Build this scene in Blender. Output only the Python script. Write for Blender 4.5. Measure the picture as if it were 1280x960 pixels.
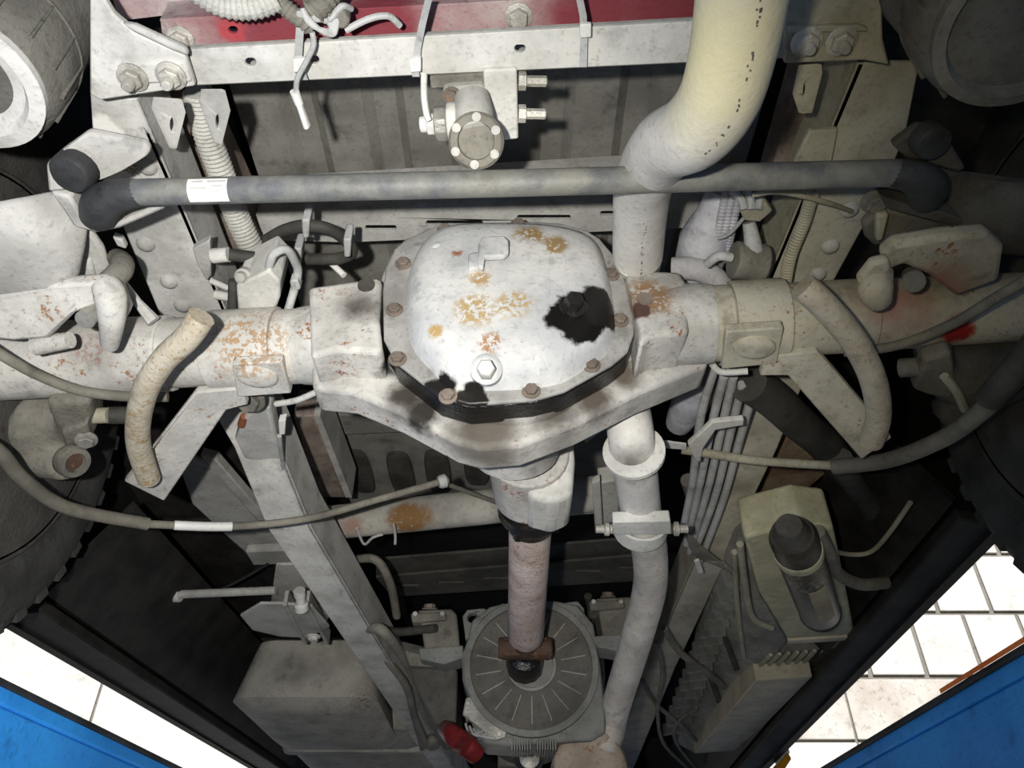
import bpy, bmesh, math, random
from mathutils import Vector, Matrix, Quaternion
from mathutils.geometry import tessellate_polygon
random.seed(7)
sc = bpy.context.scene
C = sc.collection
for o in list(bpy.data.objects): bpy.data.objects.remove(o)

# ------------------------------------------------------------------ camera
F = 960.0; PITCH = math.radians(37.0); CZ = 1.5
ST, CT = math.sin(PITCH), math.cos(PITCH)
cam_d = bpy.data.cameras.new('camera'); cam = bpy.data.objects.new('camera', cam_d); C.objects.link(cam)
cam_d.sensor_width = 36.0; cam_d.lens = 36.0 * F / 1280.0; cam_d.clip_start = 0.02; cam_d.clip_end = 200
cam.location = (0, 0, CZ); cam.rotation_euler = (math.radians(90) + PITCH, 0, 0)
sc.camera = cam

# ------------------------------------------------------------------ world, sun, work lamps, exposure
w = bpy.data.worlds.new('world'); sc.world = w; w.use_nodes = True
w.node_tree.nodes['Background'].inputs[0].default_value = (0.95, 0.97, 1.0, 1)
w.node_tree.nodes['Background'].inputs[1].default_value = 0.05
sd = bpy.data.lights.new('sun', 'SUN'); sun = bpy.data.objects.new('sun', sd); C.objects.link(sun)
sd.energy = 6.5; sd.angle = math.radians(3); sd.color = (1.0, 0.985, 0.97)
sun.rotation_euler = Vector((0.0, 0.66, -0.75)).to_track_quat('-Z', 'Y').to_euler(); sun.location = (0, -3, 6)

def spot(name, loc, aim_px, watts, half, blend, col, rad):
    d = bpy.data.lights.new(name, 'SPOT'); o = bpy.data.objects.new(name, d); C.objects.link(o)
    d.energy = watts; d.spot_size = math.radians(2 * half); d.spot_blend = blend; d.color = col; d.shadow_soft_size = rad
    o.location = loc
    x, y = (aim_px[0] - 640) / F, (480 - aim_px[1]) / F
    v = Vector((x, CT - y * ST, ST + y * CT))
    o.rotation_euler = v.to_track_quat('-Z', 'Y').to_euler()
    return o
spot('work_lamp', (-0.075, -0.05, CZ - 0.01), (270, 590), 51.0, 56, 1.0, (1.0, 0.99, 0.965), 0.010)
spot('work_lamp_halo', (-0.070, -0.05, CZ - 0.01), (880, 540), 6.5, 42, 0.9, (1.0, 0.90, 0.60), 0.012)
sc.view_settings.view_transform = 'Standard'; sc.view_settings.look = 'None'
sc.view_settings.gamma = 1; sc.view_settings.use_curve_mapping = False; sc.view_settings.exposure = 0.0

# ------------------------------------------------------------------ helpers: pixel of the photo + real height -> point
def ray(px, py):
    x, y = (px - 640) / F, (480 - py) / F
    return Vector((x, CT - y * ST, ST + y * CT))
O = Vector((0, 0, CZ))
def H(px, py, h): d = ray(px, py); return O + d * (h / d.z)        # at height h above the camera
def Y(px, py, y): d = ray(px, py); return O + d * (y / d.y)        # on the cross plane y
def X(px, py, x): d = ray(px, py); return O + d * (x / d.x)        # on the lengthwise plane x
UP = Vector((0, 0, 1)); FW = Vector((0, 1, 0)); RT = Vector((1, 0, 0))
def srgb(c):
    r = []
    for v in c[:3]:
        v /= 255.0
        r.append(v / 12.92 if v <= 0.04045 else ((v + 0.055) / 1.055) ** 2.4)
    return (r[0], r[1], r[2], 1.0)
def spl(pts, k=6):
    pts = [Vector(p) for p in pts]
    if len(pts) < 3 or k <= 1: return pts
    out = []
    for i in range(len(pts) - 1):
        p0 = pts[max(i - 1, 0)]; p1 = pts[i]; p2 = pts[i + 1]; p3 = pts[min(i + 2, len(pts) - 1)]
        for j in range(k):
            t = j / k; t2 = t * t; t3 = t2 * t
            out.append(0.5 * ((2 * p1) + (p2 - p0) * t + (2 * p0 - 5 * p1 + 4 * p2 - p3) * t2 + (3 * p1 - p0 - 3 * p2 + p3) * t3))
    out.append(pts[-1]); return out
def resample(pts, step):
    out = [pts[0].copy()]; acc = 0.0
    for a, b in zip(pts, pts[1:]):
        L = (b - a).length; s = step - acc
        while s <= L:
            out.append(a.lerp(b, s / L)); s += step
        acc = (acc + L) % step
    return out

class MB:
    def __init__(s): s.bm = bmesh.new()
    def face(s, vs):
        try: return s.bm.faces.new(vs)
        except ValueError: return None
    def loft(s, rings, cap0=True, cap1=True, close=True):
        R = [[s.bm.verts.new(p) for p in r] for r in rings]; n = len(R[0])
        for a, b in zip(R, R[1:]):
            for i in range(n if close else n - 1):
                j = (i + 1) % n; s.face((a[i], a[j], b[j], b[i]))
        if cap0: s.face(R[0][::-1])
        if cap1: s.face(R[-1])
        return s
    def prism(s, pts, off):
        off = Vector(off); pts = [Vector(p) for p in pts]
        return s.loft([pts, [p + off for p in pts]])
    def plate(s, pxs, h, th):
        if isinstance(h, (int, float)): pts = [H(x, y, h) for x, y in pxs]
        else: pts = [H(x, y, hh) for (x, y), hh in zip(pxs, h)]
        return s.prism(pts, (0, 0, th))
    def holed(s, outer, holes, off):
        off = Vector(off); loops = [[Vector(p) for p in outer]] + [[Vector(p) for p in hl] for hl in holes]
        # project to the plane's two main axes for the fill
        tris = tessellate_polygon(loops); flat = [p for l in loops for p in l]
        A = [s.bm.verts.new(p) for p in flat]; B = [s.bm.verts.new(p + off) for p in flat]
        for t in tris:
            s.face((A[t[0]], A[t[1]], A[t[2]])); s.face((B[t[2]], B[t[1]], B[t[0]]))
        k = 0
        for l in loops:
            n = len(l)
            for i in range(n):
                j = (i + 1) % n; s.face((A[k + i], A[k + j], B[k + j], B[k + i]))
            k += n
        return s
    def tube(s, pts, r, n=12, cap=True, sx=1.0):
        pts = [Vector(p) for p in pts]; N = len(pts)
        rr = r if isinstance(r, (list, tuple)) else [r] * N
        if len(rr) != N: rr = [rr[min(int(i * (len(rr) - 1) / max(N - 1, 1)), len(rr) - 2)] * (1 - ((i * (len(rr) - 1) / max(N - 1, 1)) % 1 if i < N - 1 else 1)) +
                              rr[min(int(i * (len(rr) - 1) / max(N - 1, 1)), len(rr) - 2) + 1] * ((i * (len(rr) - 1) / max(N - 1, 1)) % 1 if i < N - 1 else 1) for i in range(N)]
        T = [(pts[min(i + 1, N - 1)] - pts[max(i - 1, 0)]).normalized() for i in range(N)]
        u = T[0].orthogonal().normalized(); rings = []
        if abs(T[0].z) < 0.9: u = T[0].cross(UP).normalized()
        for i in range(N):
            if i: u = (T[i - 1].rotation_difference(T[i]) @ u)
            u = (u - T[i] * u.dot(T[i])).normalized(); v = T[i].cross(u)
            rings.append([pts[i] + u * (math.cos(a) * rr[i] * sx) + v * (math.sin(a) * rr[i]) for a in [2 * math.pi * k / n for k in range(n)]])
        return s.loft(rings, cap, cap)
    def lathe(s, prof, o, axis, n=24, a0=0.0):
        ax = Vector(axis).normalized(); q = UP.rotation_difference(ax); o = Vector(o)
        rings = []
        for r, z in prof:
            r = max(r, 1e-5)
            rings.append([o + q @ Vector((math.cos(a0 + 2 * math.pi * k / n) * r, math.sin(a0 + 2 * math.pi * k / n) * r, z)) for k in range(n)])
        return s.loft(rings, True, True)
    def box(s, c, size, rz=0.0, rx=0.0, ry=0.0):
        m = Matrix.Rotation(rz, 3, 'Z') @ Matrix.Rotation(ry, 3, 'Y') @ Matrix.Rotation(rx, 3, 'X'); c = Vector(c)
        a, b, d = [v / 2 for v in size]
        return s.loft([[c + m @ Vector((x * a, y * b, z * d)) for x, y in ((-1, -1), (1, -1), (1, 1), (-1, 1))] for z in (-1, 1)])
    def bolt(s, p, axis, r, washer=True):
        ax = Vector(axis).normalized(); p = Vector(p)
        if washer: s.lathe([(r * 1.45, 0), (r * 1.45, r * .22), (r * 1.3, r * .3)], p, ax, 18)
        s.lathe([(r * 1.05, r * .2), (r * 1.05, r * .85), (r * .9, r * 1.0), (r * .0, r * 1.0)], p, ax, 6)
        return s
    def blob(s, c, rx, ry, rz, n=12, m=8, jit=0.0):
        c = Vector(c)
        for_r = []
        for i in range(m + 1):
            t = math.pi * i / m
            for_r.append([c + Vector((rx * max(math.sin(t), .02) * math.cos(2 * math.pi * k / n), ry * max(math.sin(t), .02) * math.sin(2 * math.pi * k / n), -rz * math.cos(t))) * (1 + random.uniform(-jit, jit)) for k in range(n)])
        return s.loft(for_r)
    def build(s, name, mat, parent=None, bevel=0.0, ang=38, seg=2):
        bmesh.ops.recalc_face_normals(s.bm, faces=s.bm.faces)
        me = bpy.data.meshes.new(name); s.bm.to_mesh(me); s.bm.free()
        o = bpy.data.objects.new(name, me); C.objects.link(o)
        if parent is not None:
            base = parent.get('_b', None)
            b = Vector(base) if base is not None else Vector((0, 0, 0))
            me.transform(Matrix.Translation(-b)); o.parent = parent; o['_b'] = tuple(b)
        else:
            vs = [v.co for v in me.vertices]
            b = Vector([(min(v[i] for v in vs) + max(v[i] for v in vs)) / 2 for i in range(3)])
            me.transform(Matrix.Translation(-b)); o.location = b; o['_b'] = tuple(b)
        for p in me.polygons: p.use_smooth = True
        me.set_sharp_from_angle(angle=math.radians(ang))
        me.materials.append(mat)
        if bevel:
            md = o.modifiers.new('bevel', 'BEVEL'); md.width = bevel; md.segments = seg; md.limit_method = 'ANGLE'; md.angle_limit = math.radians(35)
            md.harden_normals = False
        return o
def tag(o, label, cat, group=None):
    o['label'] = label; o['category'] = cat
    if group: o['group'] = group
    return o
def thing(name, label, cat, loc, group=None):
    o = bpy.data.objects.new(name, None); C.objects.link(o); o.location = loc; o['_b'] = tuple(loc); o.empty_display_size = 0.05
    return tag(o, label, cat, group)
def struct(o): o['kind'] = 'structure'; return o
def tp(l, k=6): return spl([H(*p) for p in l], k)

# ------------------------------------------------------------------ materials
def mat(name, c1, c2=None, rust=0.0, rustcol=(120, 78, 48), rough=0.8, metal=0.0, bump=0.25, scale=14.0, stains=(), speck=0.0, speckcol=(60, 56, 50), spec=0.35, fine=160.0, streak=None, grime=0.45):
    m = bpy.data.materials.new(name); m.use_nodes = True; nt = m.node_tree; N = nt.nodes; L = nt.links
    b = N['Principled BSDF']; b.inputs['Metallic'].default_value = metal; b.inputs['Specular IOR Level'].default_value = spec
    geo = N.new('ShaderNodeNewGeometry'); pos = geo.outputs['Position']
    def noise(sc_, det=5.0, ro=0.6, off=0.0):
        n = N.new('ShaderNodeTexNoise'); n.inputs['Scale'].default_value = sc_; n.inputs['Detail'].default_value = det; n.inputs['Roughness'].default_value = ro
        if off or streak:
            mp = N.new('ShaderNodeMapping'); mp.inputs['Location'].default_value = (off, off * .7, off * .3)
            if streak: mp.inputs['Scale'].default_value = streak
            L.new(pos, mp.inputs['Vector']); L.new(mp.outputs[0], n.inputs['Vector'])
        else: L.new(pos, n.inputs['Vector'])
        return n.outputs[0]
    def ramp(inp, a, b_):
        r = N.new('ShaderNodeMapRange'); r.interpolation_type = 'SMOOTHSTEP'; r.inputs[1].default_value = a; r.inputs[2].default_value = b_; L.new(inp, r.inputs[0]); return r.outputs[0]
    def mixc(fac, A, B):
        x = N.new('ShaderNodeMix'); x.data_type = 'RGBA'
        if isinstance(fac, float): x.inputs[0].default_value = fac
        else: L.new(fac, x.inputs[0])
        for s_, v in ((6, A), (7, B)):
            if isinstance(v, tuple): x.inputs[s_].default_value = v
            else: L.new(v, x.inputs[s_])
        return x.outputs[2]
    n1 = noise(scale); nf = noise(fine, 4.0, 0.65)
    c2 = c2 or tuple(int(v * .78) for v in c1)
    col = mixc(ramp(n1, 0.35, 0.68), srgb(c1), srgb(c2))
    dk = tuple(max(0, int(v * .84)) for v in c2)
    col = mixc(ramp(nf, 0.5, 0.85), col, srgb(dk))
    nl = noise(5.0, 4.0, .6, 9.1); col = mixc(ramp(nl, 0.56, 0.80), col, srgb(tuple(int(v * .8) for v in c2)))
    ng = noise(26.0, 7.0, .68, 4.4); fg = N.new('ShaderNodeMath'); fg.operation = 'MULTIPLY'; L.new(ramp(ng, 0.54, 0.70), fg.inputs[0]); fg.inputs[1].default_value = grime
    col = mixc(fg.outputs[0], col, srgb(tuple(int(v * .55) for v in c2)))
    if speck:
        ns = noise(fine * 1.6, 3.0, .6, 3.1); col = mixc(ramp(ns, 0.76 - speck * .2, 0.84 - speck * .2), col, srgb(speckcol))
    if rust:
        nr = noise(28.0, 6.0, .75, 1.7); nr2 = noise(fine * 1.1, 4.0, .7, 5.3)
        ad = N.new('ShaderNodeMath'); ad.operation = 'MULTIPLY_ADD'; L.new(nr2, ad.inputs[0]); ad.inputs[1].default_value = 0.8; L.new(nr, ad.inputs[2])
        f = ramp(ad.outputs[0], 1.06 - rust * .35, 1.16 - rust * .35)
        col = mixc(f, col, mixc(nf, srgb(rustcol), srgb(tuple(min(255, int(v * 1.35)) for v in rustcol))))
    rf = None
    for st in stains:                      # marks with a shape of their own: oil, rust, bare paint
        c, rad, scol = st[0], st[1], st[2]; soft = st[3] if len(st) > 3 else 0.25; sr = st[4] if len(st) > 4 else None; pat = st[5] if len(st) > 5 else 0.0
        d = N.new('ShaderNodeVectorMath'); d.operation = 'DISTANCE'; L.new(pos, d.inputs[0]); d.inputs[1].default_value = tuple(c)
        nn = noise(1.1 / rad, 5.0, .6, 2.3)
        ma = N.new('ShaderNodeMath'); ma.operation = 'MULTIPLY_ADD'; L.new(nn, ma.inputs[0]); ma.inputs[1].default_value = rad * 1.1; L.new(d.outputs['Value'], ma.inputs[2])
        f = ramp(ma.outputs[0], rad * 1.55 + rad * soft * .5, rad * 1.55 - rad * soft * .5)
        if pat:
            np_ = noise(fine * .9, 4.0, .7, 7.7); mm = N.new('ShaderNodeMath'); mm.operation = 'MULTIPLY'; L.new(f, mm.inputs[0]); L.new(ramp(np_, 0.62 - pat * .25, 0.66 - pat * .25), mm.inputs[1]); f = mm.outputs[0]
        col = mixc(f, col, srgb(scol))
        if sr is not None:
            x = N.new('ShaderNodeMix'); x.data_type = 'FLOAT'; L.new(f, x.inputs[0])
            if rf is None: x.inputs[2].default_value = rough
            else: L.new(rf, x.inputs[2])
            x.inputs[3].default_value = sr; rf = x.outputs[0]
    L.new(col, b.inputs['Base Color'])
    if rf is None: b.inputs['Roughness'].default_value = rough
    else: L.new(rf, b.inputs['Roughness'])
    if bump:
        bp = N.new('ShaderNodeBump'); bp.inputs['Strength'].default_value = bump; bp.inputs['Distance'].default_value = 0.003
        L.new(nf, bp.inputs['Height']); L.new(bp.outputs[0], b.inputs['Normal'])
    return m
BLK = (14, 13, 12)
pale = mat('dusty_pale_paint', (214, 212, 206), (186, 184, 177), grime=.3)
pale2 = mat('dusty_grey_paint', (188, 186, 180), (158, 156, 150), speck=.15)
khaki = mat('dusty_khaki_paint', (178, 172, 152), (150, 145, 126))
railm = mat('rail_paint', (206, 204, 198), (172, 170, 164), speck=.1, stains=((H(150, 190, .68), .03, (120, 96, 70), .6, None, .6), (H(130, 165, .68), .02, (225, 222, 214), .5)))
rail_r = mat('rail_paint_dim_right', (192, 188, 172), (164, 158, 142), speck=.1)  # left rail's paint dimmed and yellowed for the weak lamp edge
brown = mat('bare_brown_primer', (150, 136, 126), (112, 98, 88))
redm = mat('red_paint_under_dust', (188, 174, 170), (164, 132, 132), stains=((H(350, 45, .70), .07, (132, 58, 66), 1.4), (H(470, 35, .70), .05, (132, 58, 66), 1.0), (H(740, 20, .70), .05, (132, 58, 66), 1.2), (H(840, 5, .70), .05, (132, 58, 66), 1.0), (H(290, 38, .70), .012, (170, 70, 76), .8)), bump=.4)
panm = mat('grey_pan_undercoat', (138, 135, 127), (116, 113, 106), speck=.12, speckcol=(190, 186, 176))
pand = mat('dark_pan_undercoat', (84, 82, 76), (62, 60, 55))
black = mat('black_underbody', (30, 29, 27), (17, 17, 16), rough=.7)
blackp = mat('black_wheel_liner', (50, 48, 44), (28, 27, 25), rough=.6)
tyrem = mat('tyre_rubber', (78, 77, 73), (54, 53, 50), rough=.75, bump=.5)
tyred = mat('dusty_rubber', (112, 110, 102), (82, 80, 74), rough=.85, bump=.5)
rubber = mat('black_rubber', (64, 65, 66), (40, 40, 40), rough=.6)
hosem = mat('dusty_hose', (134, 130, 118), (102, 98, 88), rough=.8)
hosed = mat('dark_hose', (74, 72, 66), (50, 48, 44), rough=.7)
conduit = mat('grey_conduit', (190, 188, 180), (164, 162, 154), rough=.7)
rodm = mat('dark_painted_rod', (88, 90, 93), (126, 125, 117), scale=24, speck=.2, speckcol=(190, 188, 178), rough=.55)
oil = mat('oily_black_metal', (16, 15, 14), (34, 32, 30), rough=.25, bump=.6, spec=.6)
rustm = mat('rusty_bolt', (128, 116, 106), (100, 90, 80), rust=.05, bump=.6)
steel = mat('dull_steel', (170, 168, 160), (128, 126, 120), rough=.45, metal=.4)
brightb = mat('zinc_bolt', (210, 206, 196), (150, 146, 136), rough=.5, metal=.2, bump=.6)
# axle paints with their rust and oil marks
axm = mat('axle_paint', (207, 204, 197), (178, 175, 168), rust=.14, rustcol=(124, 94, 70), speck=.3, speckcol=(110, 78, 52),
          stains=((H(300, 425, .55), .045, (164, 132, 96), 1.4, None, .5), (H(95, 430, .55), .03, (140, 100, 88), 1.0, None, .5)))
axr = mat('axle_paint_dim_right', (190, 184, 166), (160, 152, 134), rust=.1, speck=.15, speckcol=(120, 84, 60),  # darker, yellower copy of the axle paint; lamp fall-off is in the colour
          stains=((H(1195, 412, .55), .018, (150, 34, 28), .5), (H(1140, 372, .55), .04, (150, 90, 78), 1.4)))
housm = mat('housing_paint', (198, 195, 189), (160, 157, 151), rust=.1, speck=.2,
            stains=((Y(450, 395, .65), .022, (74, 66, 58), 1.3), (Y(468, 425, .65), .014, (70, 60, 54), .4), (Y(425, 450, .665), .02, (120, 66, 62), 1.0, None, .3), (Y(812, 372, .622), .026, (140, 112, 84), .8, None, .8), (Y(600, 540, .69), .035, (86, 81, 74), 1.2), (Y(690, 520, .69), .028, (92, 87, 80), 1.3), (Y(510, 500, .69), .022, (60, 54, 48), 1.0), (Y(780, 475, .69), .02, (100, 90, 80), 1.2),
                    (Y(799, 388, .622), .012, (84, 62, 54), .4), (Y(530, 520, .69), .02, (44, 40, 36), .8), (Y(740, 505, .69), .022, (90, 82, 74), 1.2), (Y(480, 450, .67), .018, (20, 19, 18), .6), (Y(620, 550, .7), .03, (98, 92, 84), 1.3)))
YD = .612
coverm = mat('cover_paint', (212, 211, 207), (182, 183, 185), speck=.1, grime=.4, spec=.15, rough=.8,
             stains=((Y(594, 385, YD - .01), .022, (178, 154, 110), .8, None, .55), (Y(642, 378, YD - .01), .019, (178, 154, 110), .8, None, .55), (Y(660, 305, YD + .01), .022, (156, 128, 84), .7, None, .85), (Y(695, 310, YD), .016, (156, 132, 92), .7, None, .8),
                     (Y(612, 432, YD), .013, (160, 122, 90), .7, None, .6), (Y(571, 322, YD), .008, (146, 92, 62), .6, None, .8), (Y(545, 415, YD), .008, (176, 148, 100), .7, None, .9), (Y(625, 343, YD), .005, (150, 70, 36), .5), (Y(600, 355, YD), .014, (176, 148, 106), .7, None, .7),
                     (Y(722, 398, YD), .034, (24, 23, 22), .18, .3), (Y(750, 388, YD + .008), .028, (34, 32, 31), .2, .35), (Y(545, 492, .635), .022, (30, 28, 27), .25, .35), (Y(590, 497, .635), .018, (34, 32, 30), .25, .35)))
flangem = mat('flange_paint', (164, 162, 158), (130, 128, 124), speck=.2, stains=((Y(545, 492, .635), .022, (30, 28, 27), .25, .35), (Y(590, 497, .635), .018, (34, 32, 30), .25, .35)))
pipem = mat('exhaust_pale', (222, 219, 212), (200, 196, 190), grime=.15, rough=.6, stains=((H(795, 598, .45), .030, (84, 78, 66), 1.3), (H(900, 60, .48), .05, (226, 218, 178), 2.0)))
pipef = mat('exhaust_forward', (206, 200, 192), (176, 170, 162), rough=.65)
shaftm = mat('rusty_shaft', (214, 198, 190), (186, 168, 158), rust=.24, rustcol=(128, 98, 76), speck=.8, speckcol=(104, 80, 64), bump=.7, streak=(1.0, 2.2, 1.0))
jointm = mat('rust_brown_joint', (92, 70, 56), (60, 46, 38), rust=.12, bump=.6)
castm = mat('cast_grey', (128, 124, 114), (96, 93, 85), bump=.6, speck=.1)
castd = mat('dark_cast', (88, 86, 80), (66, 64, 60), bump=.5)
motorm = mat('motor_casting', (128, 128, 124), (104, 104, 100), rough=.6)
motorf = mat('motor_face', (98, 94, 88), (76, 73, 68), rough=.65)
motorr = mat('motor_rib_edge', (150, 148, 142), (120, 118, 112), rough=.5)
tankm = mat('grey_plastic_tank', (166, 162, 153), (142, 138, 130), rough=.75, bump=.1, stains=((Y(445, 885, 1.8), .05, (176, 166, 148), .8, None, .3), (Y(452, 878, 1.8), .022, (98, 84, 66), .8, None, .4)))
boxm = mat('khaki_case', (202, 197, 166), (174, 169, 140), rough=.7)
boxs = mat('grey_case_side', (156, 156, 150), (124, 124, 118), rough=.75, bump=.4)
boxb = mat('beige_case_bottom', (206, 196, 172), (184, 174, 152), rough=.7, bump=.1)
cablem = mat('dusty_cable', (132, 128, 118), (104, 100, 92), rough=.8)
cablel = mat('pale_cable', (186, 186, 184), (154, 154, 152), rough=.8)
foil = mat('pale_wrap', (196, 196, 202), (160, 160, 168), rough=.6, bump=.7, fine=60)
white = mat('white_plastic', (232, 230, 224), (212, 210, 204), grime=.1, rough=.5, bump=.1)
redpl = mat('red_cable_boot', (128, 32, 32), (84, 24, 24), rough=.45, bump=.2)
bluem = mat('blue_lift_paint', (52, 158, 246), (40, 138, 226), rough=.55, bump=.2, scale=6, speck=.22, speckcol=(20, 40, 70))
blued = mat('blue_lift_edge', (52, 56, 60), (30, 32, 34), rough=.6)
orange = mat('orange_stripe', (250, 140, 70), (236, 116, 50), rough=.6, bump=0)
ground = mat('grey_concrete', (78, 77, 75), (64, 63, 61), rough=.9, scale=2, fine=40)
wallm = mat('wall_joint', (150, 146, 138), (130, 126, 118), rough=.9, scale=3, fine=40)
blockm = mat('white_wall_block', (238, 236, 230), (226, 223, 216), grime=0.0, rough=.85, scale=2, fine=30, bump=.1)
plasterm = mat('worn_plaster', (226, 222, 214), (200, 188, 176), rough=.9, scale=1.6, fine=12, bump=.1)
panelw = mat('white_wall_panel', (240, 237, 230), (230, 226, 218), grime=0.0, rough=.8, scale=2, fine=30, bump=.05)

# ------------------------------------------------------------------ setting: ground, far wall, lift platforms
g = struct(MB().box((0, 3, -.05), (40, 30, .1)).build('floor', ground))
WY = 7.0
wf = struct(MB().box((0, WY + .1, 3.2), (16, .2, 6.4)).build('wall_front', wallm))
def wall_piece(x0, x1, z0, z1, m, name, dep=.02):
    o = MB().box(((x0 + x1) / 2, WY - dep / 2, (z0 + z1) / 2), (x1 - x0, dep, z1 - z0)).build(name, m, wf, bevel=.006); return o
zc = Y(1160, 850, WY).z                       # top of the plaster band
bw, bh, gp = .50, .58, .04
row = 0; z = zc + gp
while z < 6.2:
    x = 1.2 - (bw / 2 if row % 2 else 0) + row * .04
    while x < 7.4:
        wall_piece(x, x + bw - gp, z, z + bh - gp, blockm, 'block'); x += bw
    z += bh; row += 1
zl = Y(1050, 925, WY).z
for x0, x1 in ((1.2, 2.9), (2.92, 4.6), (4.62, 7.4)):
    wall_piece(x0, x1, zl, zc, plasterm, 'plaster_panel'); wall_piece(x0, x1, .1, zl - .025, panelw, 'wall_panel')
xs = Y(121, 880, WY).x
for x0, x1 in ((-7.6, xs - 1.9), (xs - 1.88, xs - .012), (xs + .012, xs + 1.9), (xs + 1.92, 1.15)):
    wall_piece(x0, x1, .1, 6.2, panelw, 'wall_panel')

def platform(pa, pb, h, sgn, label, extra=False):
    a, b_ = H(pa[0], pa[1], h), H(pb[0], pb[1], h); d = (b_ - a).normalized(); d.z = 0
    if d.y < 0: d = -d
    n_ = Vector((d.y, -d.x, 0)) * sgn; a = a - d * (a.y + 1.2); L_ = 5.4
    t = thing('lift_platform', label, 'lift', a + n_ * .25 + d * 2.0)
    def bar(n0, n1, z0, z1, name, m, s0=0.0, s1=L_, bev=.003):
        p = [a + d * s0 + n_ * n0, a + d * s1 + n_ * n0, a + d * s1 + n_ * n1, a + d * s0 + n_ * n1]
        return MB().prism([v + UP * z0 for v in p], (0, 0, z1 - z0)).build(name, m, t, bevel=bev)
    bar(.0, .50, -.022, 0, 'deck', bluem); bar(0, .02, -.28, -.0225, 'side_plate', bluem); bar(.48, .50, -.28, -.0225, 'side_plate', bluem)
    bar(-.006, -.0005, -.008, -.001, 'edge_strip', blued, bev=.002)
    for y in (.3, 1.5, 2.7, 3.9): bar(.0205, .4795, -.25, -.05, 'cross_rib', bluem, y, y + .03)
    if extra:
        bar(-.0095, -.0085, -.003, .0015, 'orange_edge', orange, 1.62, 2.03, .0005); bar(-.03, -.0005, -.10, -.05, 'welded_tab', blued, 2.28, 2.31)
    return t
platform((0, 847), (230, 961), .226, -1, 'bright blue scuffed lift platform at the bottom left of the photo')
platform((1030, 958), (1280, 806), .226, 1, 'shaded blue lift platform with an orange edge at the bottom right', True)

# ------------------------------------------------------------------ body over the frame: floor pans, side sills, front bulkhead
def ribbed(x0, x1, y0, y1, h, pitch, depth, th=.004, flat=.5):
    m = MB(); prof = []; x = x0
    while x < x1:
        for fx, dz in ((0, 0), (flat, 0), (flat + .12, depth), (.88, depth)):
            xx = x + fx * pitch
            if xx <= x1: prof.append((xx, dz))
        x += pitch
    prof.append((x1, 0))
    a = [Vector((xx, y0, CZ + h + dz)) for xx, dz in prof]
    ring0 = a + [p + UP * th for p in reversed(a)]
    m.loft([ring0, [p + FW * (y1 - y0) for p in ring0]]); return m
bed = thing('cargo_bed', 'grey ribbed cargo floor pan above the rear crossmember and brake valve', 'floor pan', (0, .7, CZ + .93))
ribbed(-.375, .34, .50, 1.12, .93, .115, .014).build('rear_pan', panm, bed)
MB().box((0, 1.0, CZ + 1.05), (2.1, 3.4, .05)).build('deck', black, bed)  # widened to block the sun; its black stands in for shaded gaps
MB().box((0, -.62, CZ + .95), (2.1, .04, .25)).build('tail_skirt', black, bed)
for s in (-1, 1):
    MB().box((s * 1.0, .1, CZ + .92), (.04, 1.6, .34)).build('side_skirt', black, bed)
mid = thing('mid_floor_pan', 'grey floor pan with oval pressings above the middle crossmember', 'floor pan', (0, 1.45, CZ + .9))
MB().plate([(395, 505), (770, 470), (790, 640), (450, 660)], .90, .02).build('pan', pand if False else panm, mid)
MB().plate([(398, 520), (600, 515), (770, 505), (770, 528), (410, 545)], .87, .03).build('stiffener', panm, mid, bevel=.003)
for (cx, cy) in ((450, 590), (502, 592), (548, 590), (596, 580)):
    c = H(cx, cy, .90); rr = []
    for dz, k in ((0.0, 1.0), (-.007, .86)):
        rr.append([c + Vector((math.copysign(abs(math.cos(a)) ** .5, math.cos(a)) * .030 * k, math.copysign(abs(math.sin(a)) ** .8, math.sin(a)) * .10 * k, dz)) for a in [2 * math.pi * i / 20 for i in range(20)]])
    MB().loft(rr, True, True).build('oval_pressing', pand, mid)
frontp = MB().box((0, 2.55, CZ + .98), (1.5, 1.9, .03)).build('front_floor_pan', black)  # black base colour stands in for the shade above the motor
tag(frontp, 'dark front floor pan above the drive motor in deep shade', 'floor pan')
bulk = MB().box((0, 3.45, CZ + .78), (1.5, .05, .9)).build('front_bulkhead', black); tag(bulk, 'black front bulkhead added to darken the far end of the underbody', 'bulkhead')  # firewall put in as a dark stop for the far gap
def sill(pts_px, x0, name, label, sgn):
    t = thing('side_sill', label, 'sill', (x0, 2.2, CZ + .5))
    a, b_ = pts_px
    p0 = X(a[0], a[1], x0); p1 = X(b_[0], b_[1], x0); d = (p1 - p0).normalized(); p1 = p0 + d * 3.0; p0 = p0 - d * .15
    top0 = Vector((p0.x, p0.y, CZ + 1.0)); top1 = Vector((p1.x, p1.y, CZ + 1.0)); o = Vector((-sgn * .02, 0, 0))
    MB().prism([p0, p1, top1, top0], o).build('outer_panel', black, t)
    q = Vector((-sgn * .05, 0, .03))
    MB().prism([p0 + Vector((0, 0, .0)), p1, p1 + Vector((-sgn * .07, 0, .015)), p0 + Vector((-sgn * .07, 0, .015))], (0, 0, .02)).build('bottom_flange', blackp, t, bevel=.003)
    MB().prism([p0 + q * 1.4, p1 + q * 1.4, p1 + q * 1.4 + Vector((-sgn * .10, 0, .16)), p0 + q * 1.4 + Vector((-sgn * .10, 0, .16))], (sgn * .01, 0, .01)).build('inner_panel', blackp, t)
    return t
sill(((50, 810), (310, 960)), -.82, 'sill', 'black sill panel beside the grey tank, above the left blue platform', -1)
srr = sill(((1205, 718), (970, 952)), .735, 'sill', 'black sill panel beside the khaki case, above the right blue platform', 1)
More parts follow.
